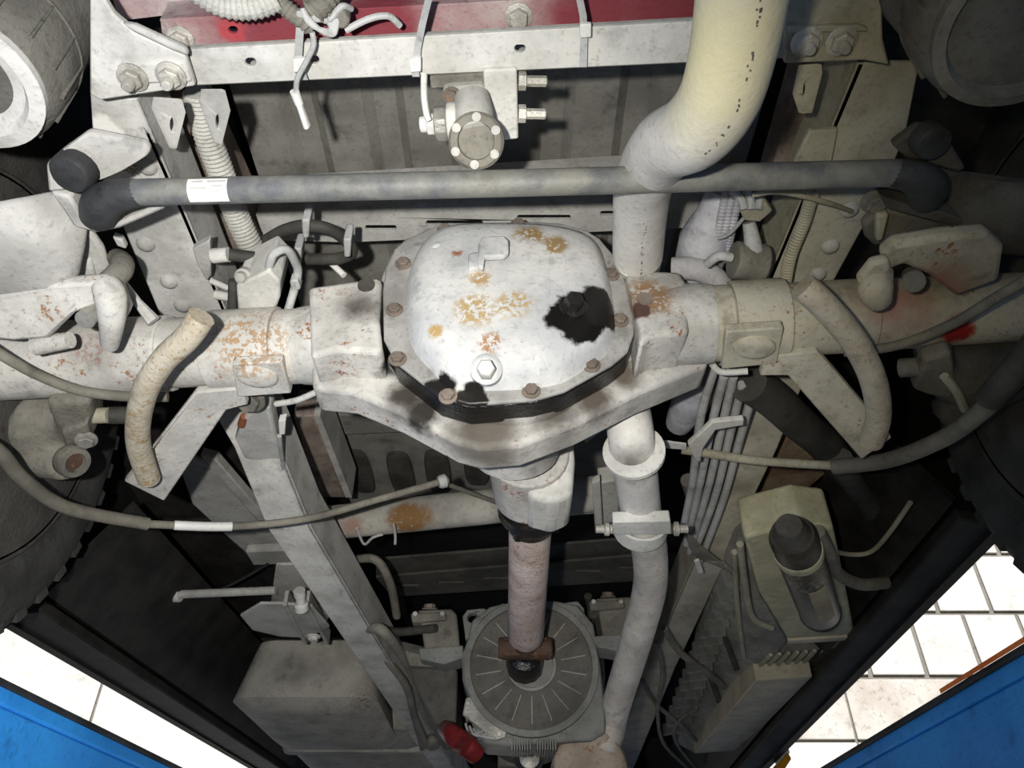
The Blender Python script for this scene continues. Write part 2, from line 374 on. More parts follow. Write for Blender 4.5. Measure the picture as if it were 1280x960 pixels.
# dark wheel-arch liners; rear black stands in for shade beside the pan
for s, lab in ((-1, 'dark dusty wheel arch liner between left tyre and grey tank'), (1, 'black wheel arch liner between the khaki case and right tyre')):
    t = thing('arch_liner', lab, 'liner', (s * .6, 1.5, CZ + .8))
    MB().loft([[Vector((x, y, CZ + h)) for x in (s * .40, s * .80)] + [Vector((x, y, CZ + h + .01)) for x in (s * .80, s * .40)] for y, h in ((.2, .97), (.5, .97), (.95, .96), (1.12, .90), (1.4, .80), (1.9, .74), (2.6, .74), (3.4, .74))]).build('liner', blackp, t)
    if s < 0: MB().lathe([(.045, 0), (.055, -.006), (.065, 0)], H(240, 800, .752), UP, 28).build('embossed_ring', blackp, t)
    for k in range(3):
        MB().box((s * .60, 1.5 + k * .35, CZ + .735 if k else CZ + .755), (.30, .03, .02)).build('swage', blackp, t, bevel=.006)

# ------------------------------------------------------------------ ladder frame
def rivets(parent, l, h, r=.011):
    for x, y in l:
        MB().lathe([(r, 0), (r * .85, r * .35), (r * .4, r * .6), (0, r * .62)], H(x, y, h), -UP, 14).build('rivet', parent['_m'] if False else pale2, parent)
fl = thing('frame_rail', 'pale dusty chassis rail on the left, running down beside the grey tank', 'frame rail', H(250, 400, .68), 'chassis rails')
lin = [((112, 112), (172, 125), .68), ((118, 205), (206, 205), .68), ((150, 275), (236, 275), .68), ((200, 395), (286, 395), .68), ((258, 500), (326, 500), .665), ((293, 560), (350, 560), .62), ((334, 660), (390, 660), .565), ((440, 814), (481, 814), .50), ((527, 940), (556, 940), .46), ((580, 1010), (600, 1010), .455)]
def rail(sec, m, mw, par, sgn):
    A_ = [H(*a, h) for a, b_, h in sec]; B_ = [H(*b_, h) for a, b_, h in sec]; u6 = Vector((0, 0, .006))
    MB().loft([[a, b_, b_ + u6, a + u6] for a, b_ in zip(A_, B_)]).build('bottom_flange', m, par, bevel=.002)
    In = B_ if sgn > 0 else A_
    MB().loft([[p, p - RT * .006 * sgn, p - RT * .006 * sgn + UP * .07, p + UP * .07] for p in In]).build('web', mw, par)
rail(lin, railm, pale2, fl, 1)
rivets(fl, [(182, 305), (211, 352), (228, 382), (184, 208)], .68)
MB().plate([(140, 296), (152, 300), (158, 312), (146, 308)], .676, .01).build('weld_tab', pale, fl, bevel=.002)
fr = thing('frame_rail', 'dimly lit yellowish dusty chassis rail on the right, running down past the cables', 'frame rail', H(1050, 300, .68), 'chassis rails')
rin = [((1072, 78), (1150, 78), .68), ((1034, 170), (1132, 170), .68), ((1000, 250), (1098, 250), .68), ((958, 352), (1042, 352), .68), ((930, 460), (1012, 460), .665), ((915, 560), (972, 560), .63), ((900, 622), (942, 622), .61), ((883, 663), (925, 663), .60), ((841, 760), (880, 760), .59), ((811, 835), (844, 835), .585), ((770, 930), (805, 930), .58), ((738, 1000), (775, 1000), .58)]
rail(rin, rail_r, khaki, fr, -1)
rivets(fr, [(1062, 262), (1038, 308), (1022, 343)], .68)
MB().plate([(1012, 164), (1048, 162), (1040, 205), (992, 205)], .672, .008).build('patch_plate', khaki, fr, bevel=.002)
# inner brown longitudinals
ll = thing('inner_longitudinal', 'brown primer longitudinal behind the thick grey conduit on the left', 'frame member', H(260, 250, .80))
MB().plate([(198, 125), (232, 125), (345, 360), (290, 360)], .80, .05).build('channel', brown, ll, bevel=.003)
MB().plate([(232, 125), (240, 125), (352, 360), (345, 360)], .785, .06).build('lip', brown, ll)
lr = thing('inner_longitudinal', 'brown primer longitudinal beside the hanging lug on the right', 'frame member', H(1000, 180, .78))
MB().plate([(1002, 85), (1066, 80), (1000, 320), (930, 330)], .80, .05).build('channel', brown, lr, bevel=.003)
lb = thing('inner_longitudinal', 'brown stained longitudinal right of the pale link below the axle', 'frame member', H(420, 580, .78))
MB().plate([(366, 520), (392, 520), (432, 622), (398, 622)], .78, .06).build('channel', brown, lb, bevel=.003)
MB().plate([(392, 520), (400, 520), (440, 622), (432, 622)], .765, .07).build('lip', pale2, lb)

def slots_px(cx, cy, hw, hh, h, n=6):
    pts = []
    for i in range(2 * n):
        a = math.pi * (i + .5) / n
        pts.append(H(cx + math.copysign(hw - hh, math.cos(a)) + math.cos(a) * hh, cy + math.sin(a) * hh, h))
    return pts
# rear crossmember
rc = thing('rear_crossmember', 'pale rear crossmember with round holes and strapped wires across the top', 'crossmember', H(560, 70, .66))
outer = [H(x, y, .66) for x, y in ((236, 62), (992, 20), (992, 72), (240, 107))]
MB().holed(outer, [slots_px(313, 78, 7, 5.4, .66), slots_px(392, 75, 7, 5.4, .66), slots_px(650, 61, 7, 5.4, .66)], (0, 0, .005)).build('bottom_flange', pale, rc, bevel=.0015)
MB().prism([H(240, 104, .665), H(992, 70, .665), H(992, 72, .665), H(240, 107, .665)], (0, 0, .05)).build('front_web', pale2, rc)
MB().prism([H(236, 62, .665), H(992, 20, .665), H(992, 22, .665), H(236, 64, .665)], (0, 0, .008)).build('rear_web', pale2, rc)
rd = thing('red_channel', 'dusty red channel behind the pale rear crossmember', 'crossmember', H(560, 20, .70))
MB().holed([H(x, y, .70) for x, y in ((200, 24), (992, -18), (992, 30), (205, 66))], [slots_px(291, 38, 6, 5, .70)], (0, 0, .006)).build('bottom_flange', redm, rd, bevel=.002)
MB().plate([(140, -8), (238, -8), (250, 14), (148, 26)], .74, .01).build('upper_flange', redm, rd)
MB().prism([H(x, y, .706) for x, y in ((200, 24), (992, -18), (992, -16), (200, 26))], (0, 0, .07)).build('web', redm, rd)
for x, y in ((226, 48), (648, 20)):
    MB().bolt(H(x, y, .70), -UP, .009).build('bolt', brightb, rd)
# gusset plates bolted to the crossmember
gl = thing('gusset_plate', 'pale gusset with two caked bolts beside the left bellows', 'bracket', H(180, 80, .645))
MB().plate([(112, -15), (126, -8), (142, 18), (170, 42), (215, 62), (232, 70), (244, 108), (126, 126), (112, 118)], .645, .008).build('plate', pale, gl, bevel=.002)
MB().plate([(150, 30), (168, 33), (232, 62), (236, 72), (214, 64), (168, 42)], .636, .009).build('raised_lip', pale2, gl, bevel=.003)
MB().plate([(146, 84), (150, 79), (232, 76), (240, 104), (150, 107), (143, 98)], .642, .006).build('pressed_pad', pale, gl, bevel=.003)
for x, y in ((166, 96), (214, 94)):
    b = MB().bolt(H(x, y, .642), -UP, .0095).build('bolt', brightb, gl)
    MB().lathe([(.0055, 0), (.0055, .017), (.004, .019)], H(x, y, .642), -UP, 12).build('stud', brightb, b)
gr = thing('gusset_plate', 'khaki gusset with two nuts beside the right bellows', 'bracket', H(1050, 40, .645))
MB().plate([(980, -15), (1102, -15), (1104, 50), (1112, 82), (1080, 76), (980, 80)], .645, .008).build('plate', khaki, gr, bevel=.002)
MB().plate([(985, 34), (1075, 32), (1085, 36), (1085, 40), (985, 42)], .64, .006).build('raised_lip', khaki, gr, bevel=.002)
for x, y in ((1008, 51), (1051, 50)):
    b = MB().bolt(H(x, y, .642), -UP, .0095).build('bolt', brightb, gr)
    MB().lathe([(.0055, 0), (.0055, .015), (.004, .017)], H(x, y, .642), -UP, 12).build('stud', brightb, b)
# hanging lugs with slotted eyes
def lug(pxs, hole, h, label, m):
    t = thing('tow_lug', label, 'lug', H(*hole, h), 'hanging lugs')
    pts = [H(x, y, h) for x, y in pxs]; hc = H(*hole, h)
    hl = [hc + (H(hole[0] + math.cos(a) * 4, hole[1] + math.sin(a) * 10, h) - hc) for a in [2 * math.pi * i / 12 for i in range(12)]]
    MB().holed(pts, [hl], (-.0045, 0, .002)).build('lug_plate', m, t, bevel=.0015)
    return t
lug([(196, 122), (228, 124), (233, 140), (222, 186), (216, 187), (193, 136)], (217, 156), .655, 'pale slotted lug hanging left of the thick conduit', pale2)
lug([(256, 112), (282, 112), (289, 138), (278, 182), (272, 180), (253, 128)], (274, 152), .65, 'pale slotted lug hanging in front of the thick conduit', pale2)
lug([(1004, 82), (1028, 80), (1029, 92), (1016, 142), (1004, 143), (996, 118)], (1008, 112), .65, 'khaki slotted lug hanging from the right gusset', khaki)

# second crossmember with slots, and the forward ones
c2 = thing('slotted_crossmember', 'grey slotted crossmember behind the differential and dark rod', 'crossmember', H(600, 280, .80))
def quad(pts, h): return [H(x, y, h) for x, y in pts]
MB().holed(quad([(320, 268), (880, 236), (880, 284), (435, 303), (330, 300)], .80), [slots_px(476, 285, 20, 3.6, .80), slots_px(568, 279, 36, 3.6, .80), slots_px(680, 272, 34, 3.4, .80), slots_px(768, 267, 18, 3.4, .80)], (0, 0, .006)).build('face', pale2, c2, bevel=.0015)
MB().prism(quad([(320, 268), (880, 236), (880, 238), (320, 270)], .806), (0, 0, .08)).build('web', pale2, c2)
c3 = thing('tube_crossmember', 'grey tubular crossmember with a rust patch left of the driveshaft', 'crossmember', H(600, 640, .66))
c3m = mat('crossmember_rusted', (168, 164, 154), (138, 134, 126), stains=((H(505, 648, .64), .045, (122, 90, 54), .6, None, 1.0), (H(440, 660, .64), .02, (150, 120, 110), 1.0)))
MB().tube([H(395, 655, .67), H(600, 634, .67), H(800, 610, .67)], .034, 20, sx=.8).build('tube', c3m, c3)
MB().plate([(398, 668), (800, 628), (800, 636), (398, 676)], .655, .006).build('seam_flange', pale2, c3)
c4 = thing('forward_crossmember', 'dark grey slotted crossmember behind the driveshaft, above the motor', 'crossmember', H(650, 715, .74))
MB().holed(quad([(470, 722), (860, 690), (860, 722), (490, 746)], .74), [slots_px(508, 731, 17, 1.8, .74), slots_px(564, 727, 17, 1.8, .74), slots_px(620, 722, 17, 1.8, .74), slots_px(735, 713, 17, 1.8, .74), slots_px(790, 709, 17, 1.8, .74)], (0, 0, .006)).build('face', pand, c4)
MB().prism(quad([(470, 700), (860, 668), (860, 690), (470, 722)], .75), (0, 0, .006)).build('upper_face', pand, c4)

# ------------------------------------------------------------------ rear axle
AH = .585
axle = thing('rear_axle', 'pale rusty rear axle with domed differential cover spanning the photo', 'axle', H(640, 420, AH))
def A(px, py=None):      # axle centreline under a pixel column
    return H(px, 453 - (px / 1250.0) * 68, AH)
def tube_seg(x0, x1, r0, r1, name, m, n=28):
    return MB().tube([A(x0), A(x1)], [r0, r1], n).build(name, m, axle, bevel=.002)
tube_seg(-230, 215, .048, .046, 'axle_tube', axm); tube_seg(210, 385, .0425, .0425, 'axle_tube', axm)
tube_seg(880, 1085, .042, .042, 'axle_tube', axr); tube_seg(1080, 1500, .041, .036, 'axle_tube', axr)
tube_seg(352, 382, .045, .045, 'weld_collar', axm); tube_seg(884, 912, .044, .044, 'weld_collar', axr)
# cast housing: shoulders, banjo plate and flange
def yprism(pxs, y0, y1): return MB().prism([Y(x, y, y0) for x, y in pxs], (0, y1 - y0, 0))
MB().tube([A(378), A(410), A(465)], [.046, .050, .052], 28).build('housing_shoulder', housm, axle)
MB().tube([A(888), A(860), A(800)], [.046, .048, .046], 28).build('housing_shoulder', housm, axle)
yprism([(385, 358), (470, 346), (477, 348), (474, 398), (478, 437), (470, 440), (420, 437), (388, 446)], .634, .70).build('housing_pad', housm, axle, bevel=.006, seg=3)
yprism([(784, 336), (850, 338), (858, 352), (862, 415), (815, 420), (800, 432), (798, 405), (783, 342)], .622, .70).build('housing_pad', housm, axle, bevel=.006, seg=3)
wing = [(388, 440), (425, 442), (470, 446), (520, 482), (570, 510), (640, 512), (700, 500), (780, 455), (820, 425), (884, 415), (886, 455), (800, 490), (720, 530), (650, 556), (600, 560), (570, 552), (500, 515), (440, 490), (390, 485)]
yprism(wing, .682, .73).build('housing_wing', housm, axle, bevel=.007, seg=3)
flange = [(478, 346), (496, 304), (548, 280), (690, 276), (744, 291), (777, 330), (795, 410), (782, 446), (688, 498), (565, 507), (480, 441)]
flange = [q_ for a_, b_ in zip(flange, flange[1:] + flange[:1]) for q_ in ((a_[0] * .82 + b_[0] * .18, a_[1] * .82 + b_[1] * .18), (a_[0] * .18 + b_[0] * .82, a_[1] * .18 + b_[1] * .82))]
def shrink(pxs, k, c=(635, 392), d=(0, 0)): return [(c[0] + (x - c[0]) * k + d[0], c[1] + (y - c[1]) * k + d[1]) for x, y in pxs]
yprism(flange, .638, .644).build('cover_flange', flangem, axle, bevel=.002)
yprism(shrink(flange, 1.0, d=(0, 3)), .6445, .680).build('gasket_rim', oil, axle, bevel=.004)
yprism(shrink(flange, 1.03, d=(0, 8)), .6805, .71).build('housing_flange', housm, axle, bevel=.004)
# dome: rounded loft from the flange towards the rear
base = [(512, 345), (528, 308), (556, 288), (610, 284), (690, 287), (738, 300), (756, 330), (768, 405), (758, 440), (728, 462), (684, 482), (574, 486), (540, 462), (516, 432), (510, 390)]
def ringat(k, y, d=(0, 0)):
    pts = [Y(px, py, .638) for px, py in base]; c = sum(pts, Vector()) / len(pts)
    return [Vector((c.x + (p.x - c.x) * k + d[0], y, c.z + (p.z - c.z) * k + d[1])) for p in pts]
def dense(r, k=4):
    n = len(r); out = []
    for i in range(n):
        p0, p1, p2, p3 = r[i - 1], r[i], r[(i + 1) % n], r[(i + 2) % n]
        for j in range(k):
            t = j / k; out.append(0.5 * ((2 * p1) + (p2 - p0) * t + (2 * p0 - 5 * p1 + 4 * p2 - p3) * t * t + (3 * p1 - p0 - 3 * p2 + p3) * t ** 3))
    return out
dome = MB().loft([dense(ringat(k, y, d)) for k, y, d in ((1.015, .639, (0, 0)), (.99, .633, (0, -.001)), (.93, .620, (.001, -.004)), (.86, .613, (.003, -.007)), (.76, .6085, (.004, -.009)), (.60, .606, (.004, -.010)), (.40, .6045, (.004, -.010)), (.18, .604, (.004, -.010)))], False, True).build('differential_cover', coverm, axle, ang=60)
for x, y in ((556, 288), (504, 330), (493, 388), (497, 449), (560, 496), (664, 489), (739, 457), (775, 401), (764, 344), (648, 281)):
    MB().bolt(Y(x, y, .638), -FW, .0068, True).build('cover_bolt', rustm, axle)
# plugs and tab on the cover
dp = MB().lathe([(.017, 0), (.017, .006), (.012, .008), (.012, .012)], Y(716, 391, .613), (.1, -1, -.2), 24).build('drain_plug', oil, axle)
MB().lathe([(.0105, 0), (.0105, .018), (.009, .020), (0, .020)], Y(715, 385, .606), (.1, -1, -.2), 6).build('plug_head', oil, dp)
fp = MB().lathe([(.017, 0), (.0165, .006), (.013, .009), (.011, .010)], Y(608, 463, .618), (0, -1, -.45), 24).build('filler_plug', coverm, axle)
MB().lathe([(.0095, 0), (.0095, .017), (.008, .019), (0, .019)], Y(608, 465, .612), (0, -1, -.45), 6).build('plug_head', pale, fp)
tb = MB().prism([Y(x, y, .592) for x, y in ((598, 303), (602, 296), (630, 294), (636, 300), (636, 314), (630, 319), (606, 320), (604, 334), (597, 332))], (0, .008, 0)).build('cable_tab', coverm, axle, bevel=.002)
MB().prism([Y(x, y, .598) for x, y in ((585, 316), (606, 312), (604, 334), (585, 336))], (0, .022, 0)).build('tab_foot', coverm, tb, bevel=.003)
MB().lathe([(.011, 0), (.009, .005), (.006, .009), (.003, .011)], Y(548, 314, .620), (-.2, -1, .2), 16).build('breather_nub', coverm, axle)
MB().lathe([(.009, 0), (.009, .002)], Y(806, 374, .622), -FW, 16).build('shoulder_hole', brown, axle)
MB().lathe([(.010, 0), (.010, .002)], Y(458, 357, .634), -FW, 16).build('shoulder_hole', pand, axle)
# pinion nose
ns = MB(); ns.lathe([(.100, 0), (.096, .03), (.078, .07), (.060, .10), (.056, .13)], Vector((H(640, 545, .56).x, .70, CZ + .555)), (0.03, 1, -.30), 28)
ns.build('pinion_belly', housm, axle)
pn = Y(660, 565, .84); pe = Y(663, 616, .935)
MB().tube([pn, pe], [.053, .051], 26).build('pinion_nose', housm, axle, bevel=.003)
MB().prism([Y(x, y, .845) for x, y in ((655, 545), (716, 530), (719, 575), (716, 618), (692, 628), (660, 620))], (0, .09, .0)).build('pinion_web', pale, axle, bevel=.008, seg=3)
# spring saddles with oval boss
def saddle(pxs, oc, m, ang):
    t = MB().plate(pxs, AH - .051, .012).build('saddle_plate', m, axle, bevel=.002)
    c = H(oc[0], oc[1], AH - .051); r1 = []
    for k, dz in ((1, 0), (.96, -.004), (.8, -.0065), (.5, -.0075), (.1, -.008)):
        r1.append([c + Matrix.Rotation(ang, 3, 'Z') @ Vector((math.cos(a) * .0235 * k, math.sin(a) * .0175 * k, 0)) + Vector((0, 0, dz)) for a in [2 * math.pi * i / 24 for i in range(24)]])
    MB().loft(r1).build('oval_boss', m, t)
def wrap(px0, px1, r, a0, a1, name, m, th=.006):
    p0, p1 = A(px0), A(px1); ax = (p1 - p0).normalized(); u = ax.cross(UP).normalized(); v = u.cross(ax)
    ringsA = []
    for p in (p0, p1):
        ringsA.append([p + (u * math.cos(a) + v * math.sin(a)) * r for a in [a0 + (a1 - a0) * i / 14 for i in range(15)]] + [p + (u * math.cos(a) + v * math.sin(a)) * (r + th) for a in [a1 + (a0 - a1) * i / 14 for i in range(15)]])
    return MB().loft(ringsA).build(name, m, axle, bevel=.001)
wrap(268, 352, .0425, math.radians(-130), math.radians(60), 'saddle_wrap', axm); wrap(912, 978, .042, math.radians(-130), math.radians(60), 'saddle_wrap', axr)
saddle([(290, 455), (296, 497), (364, 492), (352, 452)], (322, 470), axm, .1); saddle([(908, 415), (902, 462), (972, 455), (980, 410)], (943, 433), axr, .15)
barm = mat('mottled_bar', (196, 188, 170), (170, 158, 136), rust=.26, rustcol=(134, 116, 88), speck=.6, speckcol=(128, 104, 76), bump=.5)
# stop arms: flat plate and bent guard bar
def arm(pl_, bar, m, hh, name):
    t = MB().plate(pl_, hh, .010).build('stop_arm', m, axle, bevel=.002); n = len(bar)
    MB().tube(spl([H(*b) for b in bar], 7), [.0135] * 3, 16).build('guard_bar', barm, t)
arm([(245, 490), (300, 486), (310, 506), (283, 513), (205, 627), (155, 602), (190, 562)], [(252, 396, .515), (234, 422, .505), (205, 450, .498), (183, 485, .49), (173, 525, .485), (174, 560, .482), (186, 598, .478)], axm, [AH - .05, AH - .05, AH - .05, AH - .052, .485, .485, .49], 'arm')
arm([(955, 447), (1022, 440), (1044, 465), (1115, 548), (1077, 575), (985, 470), (950, 470)], [(1003, 358, .515), (1022, 374, .508), (1052, 406, .50), (1076, 440, .492), (1093, 480, .486), (1098, 520, .482), (1089, 552, .478)], axr, [AH - .05, AH - .05, AH - .052, .485, .485, AH - .05, AH - .05], 'arm')

# ------------------------------------------------------------------ driveshaft
ds = thing('driveshaft', 'rust-flecked driveshaft between differential nose and drive motor', 'driveshaft', Y(660, 720, 1.15))
s0 = Y(663, 656, 1.02); s1 = Y(657, 798, 1.345); sdv = (s1 - s0).normalized()
MB().tube([s0, s0 + sdv * .02, s1 - sdv * .012, s1], [.0310, .0315, .0315, .026], 28).build('tube', shaftm, ds)
MB().lathe([(.030, 0), (.046, .004), (.048, .018), (.042, .026), (.036, .034), (.034, .05), (.028, .055)], s0 - sdv * .052, sdv, 26).build('pinion_flange', oil, ds)
for k in range(4):
    a = math.pi / 2 * k + .5; q = UP.rotation_difference(sdv)
    MB().lathe([(.007, 0), (.007, .02)], s0 - sdv * .036 + q @ Vector((math.cos(a) * .040, math.sin(a) * .040, 0)), sdv, 6).build('flange_nut', oil, ds)
yk = MB(); yk.tube([s1 - sdv * .01, s1 + sdv * .03], [.021, .021], 16); yk.box(s1 + sdv * .035 + Vector((0, 0, 0)), (.080, .030, .034)); yk.tube([s1 + sdv * .035 - RT * .048, s1 + sdv * .035 + RT * .048], .0185, 16)
yk.build('universal_joint', jointm, ds, bevel=.003)
yf = MB(); yf.lathe([(.014, 0), (.016, .02), (.030, .03), (.034, .05), (.034, .07)], s1 + sdv * .035, sdv, 12); yf.tube([s1 + sdv * .07 - RT * .028, s1 + sdv * .07 + RT * .028], .012, 12); yf.build('motor_yoke', oil, ds, bevel=.002)

# ------------------------------------------------------------------ drive motor
MY = 1.47
mo = thing('drive_motor', 'grey drive motor with a round radially ribbed face', 'motor', Y(665, 835, MY))
case = [(584, 800), (590, 775), (612, 758), (640, 752), (690, 750), (722, 756), (742, 780), (750, 830), (756, 880), (757, 915), (740, 925), (690, 928), (640, 932), (606, 930), (590, 905), (586, 872), (578, 850), (577, 820)]
MB().prism([Y(x, y, MY) for x, y in case], (0, .09, 0)).build('casing', motorm, mo, bevel=.004)
mc = Y(666, 833, MY); mc.x -= .003
ro = .118
def ring3(r0, r1, y0, y1, name, m, n=64, mb=None):
    a = [[mc + Vector((math.cos(t) * r, y - MY, math.sin(t) * r)) for t in [2 * math.pi * i / n for i in range(n)]] for r, y in ((r0, y0 + (y1 - y0)), (r0, y0), (r1, y0), (r1, y1))]
    return MB().loft(a, False, False).build(name, m, mo, bevel=.0012)
MB().lathe([(ro, 0), (ro, .004), (.045, .002), (.044, .0)], mc + Vector((0, .001, 0)), -FW, 56).build('round_face', motorf, mo)
ring3(ro - .004, ro + .008, MY - .012, MY + .01, 'rim_ring', motorm)
ring3(.041, .047, MY - .010, MY + .01, 'hub_ring', motorr)
for k in range(18):
    a = 2 * math.pi * (k + .5) / 18; d = Vector((math.cos(a), 0, math.sin(a))); n_ = Vector((-math.sin(a), 0, math.cos(a))) * .0016
    p0 = mc + d * .056; p1 = mc + d * .104
    MB().loft([[p0 - n_ + FW * .001, p0 + n_ + FW * .001, p1 + n_ + FW * .001, p1 - n_ + FW * .001], [p0 - n_ * .7 - FW * .007, p0 + n_ * .7 - FW * .007, p1 + n_ * .7 - FW * .008, p1 - n_ * .7 - FW * .008]]).build('radial_rib', motorr, mo)
def ear(cx, cy, pts):
    c = Y(cx, cy, MY + .03)
    MB().holed([Y(x, y, MY + .03) for x, y in pts], [[c + Vector((math.cos(a) * .0105, 0, math.sin(a) * .0105)) for a in [2 * math.pi * i / 14 for i in range(14)]]], (0, .02, 0)).build('mount_ear', motorm, mo, bevel=.002)
ear(591, 772, [(578, 770), (584, 762), (604, 760), (614, 764), (596, 790), (582, 800)]); ear(717, 762, [(700, 754), (722, 751), (730, 760), (734, 790), (722, 782)])
ear(590, 905, [(580, 880), (594, 872), (606, 900), (600, 925), (584, 920)])
for k in range(20):      # rim teeth along the top and the cooling fins at the bottom
    a = math.radians(35 + k * 2.6) if k < 10 else math.radians(115 + (k - 10) * 2.6)
    MB().box(mc + Vector((math.cos(a) * (ro + .009), .002, math.sin(a) * (ro + .009))), (.004, .02, .006), ry=-a + math.pi / 2).build('rim_tooth', motorm, mo)
for k in range(16):
    x = 640 + k * 3.2 + (6 if k > 7 else 0); p = Y(x, 929, MY - .002)
    MB().box(p + Vector((0, .02, -.004)), (.0026, .06, .018)).build('cooling_fin', motorm, mo)
jc = MB().prism([Y(x, y, MY - .008) for x, y in ((582, 872), (590, 870), (634, 914), (632, 922), (618, 926), (578, 893))], (0, .012, 0)).build('terminal_cover', steel, mo, bevel=.002)
for x, y in ((585, 880), (624, 918)): MB().bolt(Y(x, y, MY - .008), -FW, .004, False).build('screw', brightb, jc)
for k in range(4):
    MB().tube(spl([Y(582 + k * 5, 905 + k * 3, MY - .005), Y(588 + k * 6, 918 + k, MY - .02), Y(604 + k * 5, 914 + k * 3, MY - .015)], 5), .0022, 8).build('terminal_wire', cablel, mo)
MB().lathe([(.118, 0), (.118, .2), (.11, .21)], mc + FW * .085, FW, 40).build('stator_drum', castd, mo)
# mounts either side
def mount(px, py, sgn, label):
    t = thing('motor_mount', label, 'motor mount', Y(px, py, MY + .05))
    c = Y(px, py, MY + .06)
    MB().prism([Y(px + a * 1, py + b_, MY + .02) for a, b_ in ((-24, -18), (20, -20), (26, -12), (30, 30), (-14, 34), (-18, 8))], (0, .10, 0)).build('body', castm, t, bevel=.006, seg=3)
    MB().prism([Y(px + a, py + b_, MY + .01) for a, b_ in ((-32, -14), (12, -16), (14, -6), (-30, -2))], (0, .05, 0)).build('top_cap', castm, t, bevel=.004)
    MB().bolt(Y(px - 8, py - 18, MY + .04), (0, -.3, 1), .011).build('bolt', rustm, t)
    for dx in (-26, 8): MB().bolt(Y(px + dx, py - 12, MY + .005), -FW, .005, False).build('screw', brightb, t)
    MB().prism([Y(px + a, py + b_, MY + .0) for a, b_ in ((-22 if sgn < 0 else -30, 30), (34, 26), (34, 42), (10, 50), (-20, 44))], (0, .06, 0)).build('support_arm', motorm, t, bevel=.003)
    return t
mount(545, 780, -1, 'grey motor mount with rusty bolt left of the ribbed motor'); mount(768, 765, 1, 'grey motor mount with rusty bolt behind the exhaust pipe')
ml = thing('motor_side_case', 'flat grey box behind the wiring left of the ribbed motor', 'box', Y(530, 860, 1.55))
MB().prism([Y(x, y, 1.52) for x, y in ((500, 800), (560, 815), (572, 840), (570, 905), (545, 905), (520, 860))], (0, .22, 0)).build('case', castd, ml, bevel=.004)
MB().prism([Y(x, y, 1.50) for x, y in ((505, 812), (556, 826), (556, 834), (512, 832))], (0, .02, 0)).build('flange', castm, ml, bevel=.002)
cp = thing('coupling', 'dark coupling under the ribbed motor, between red cable end and muffler', 'coupling', Y(662, 945, 1.75))
MB().lathe([(.030, 0), (.034, .02), (.028, .03), (.024, .06), (.030, .08)], Y(661, 938, 1.72), (0, .6, -.5), 20).build('body', rubber, cp)
MB().box(Y(640, 948, 1.8), (.06, .05, .04)).build('bracket', castm, cp, bevel=.004)
MB().lathe([(.020, 0), (.020, .01), (.012, .012)], Y(662, 948, 1.66), -FW, 16).build('cap', steel, cp)

# ------------------------------------------------------------------ exhaust pipe and muffler
ex = thing('exhaust_pipe', 'thick pale exhaust pipe looping over the axle to the muffler', 'exhaust pipe', H(830, 170, .5))
def circ(ctrl, k=8): return spl([H(*c) for c in ctrl], k)
MB().tube(circ([(985, -330, .49), (965, -200, .485), (948, -100, .485), (930, -20, .485), (917, 60, .487), (898, 125, .492), (868, 164, .51), (830, 185, .555), (806, 225, .60), (800, 270, .63), (797, 320, .645)]), [.0290, .0290, .0290, .0290, .0290, .0292, .0295, .0292, .0285, .0285, .0285], 30).build('rear_bend', pipem, ex)
MB().tube(spl([H(797, 318, .645), H(795, 350, .695), H(790, 420, .735), H(785, 470, .69), H(784, 492, .62), H(785, 512, .556), H(788, 540, .510), H(792, 574, .491)], 8), .0280, 26).build('over_axle_section', pipem, ex)
MB().tube([H(791, 566, .4915), H(797, 610, .488), H(803, 655, .486)], .0275, 26).build('slip_section', pipem, ex)
MB().tube(circ([(803, 650, .486), (812, 690, .486), (812, 735, .47), (798, 790, .44), (783, 840, .41), (768, 890, .37), (763, 918, .345)]), [.0265, .0265, .0265, .0268, .0265, .0262, .0255], 26).build('forward_bend', pipef, ex)
fl_c = H(792, 562, .4915); fd = (H(800, 620, .488) - H(790, 560, .49)).normalized()
MB().lathe([(.0275, 0), (.0375, .002), (.0375, .008), (.0275, .011)], fl_c, fd, 30).build('flange_ring', pale, ex)
cl = thing('exhaust_clamp', 'pale saddle clamp with side bolts around the exhaust pipe', 'clamp', H(802, 650, .486))
cc = H(803, 648, .486)
sad = []
for k in range(13):
    a = math.pi + math.pi * k / 12; sad.append(cc + Vector((math.cos(a) * .038, -.002, math.sin(a) * .034)))
sad_in = [cc + Vector((math.cos(math.pi + math.pi * k / 12) * .030, 0, math.sin(math.pi + math.pi * k / 12) * .029)) for k in range(13)]
MB().prism(sad + sad_in[::-1], (0, .03, -.004)).build('saddle', pale, cl, bevel=.002)
MB().plate([(766, 653), (838, 651), (840, 668), (766, 669)], .452, .016).build('strap', pale, cl, bevel=.002)
for s in (-1, 1):
    b = MB().lathe([(.007, 0), (.007, .006), (.010, .008), (.010, .013), (.006, .015), (.006, .026)], Y(802 + s * 34, 661, cc.y + .018), (s, 0, 0), 10).build('clamp_bolt', brightb, cl)
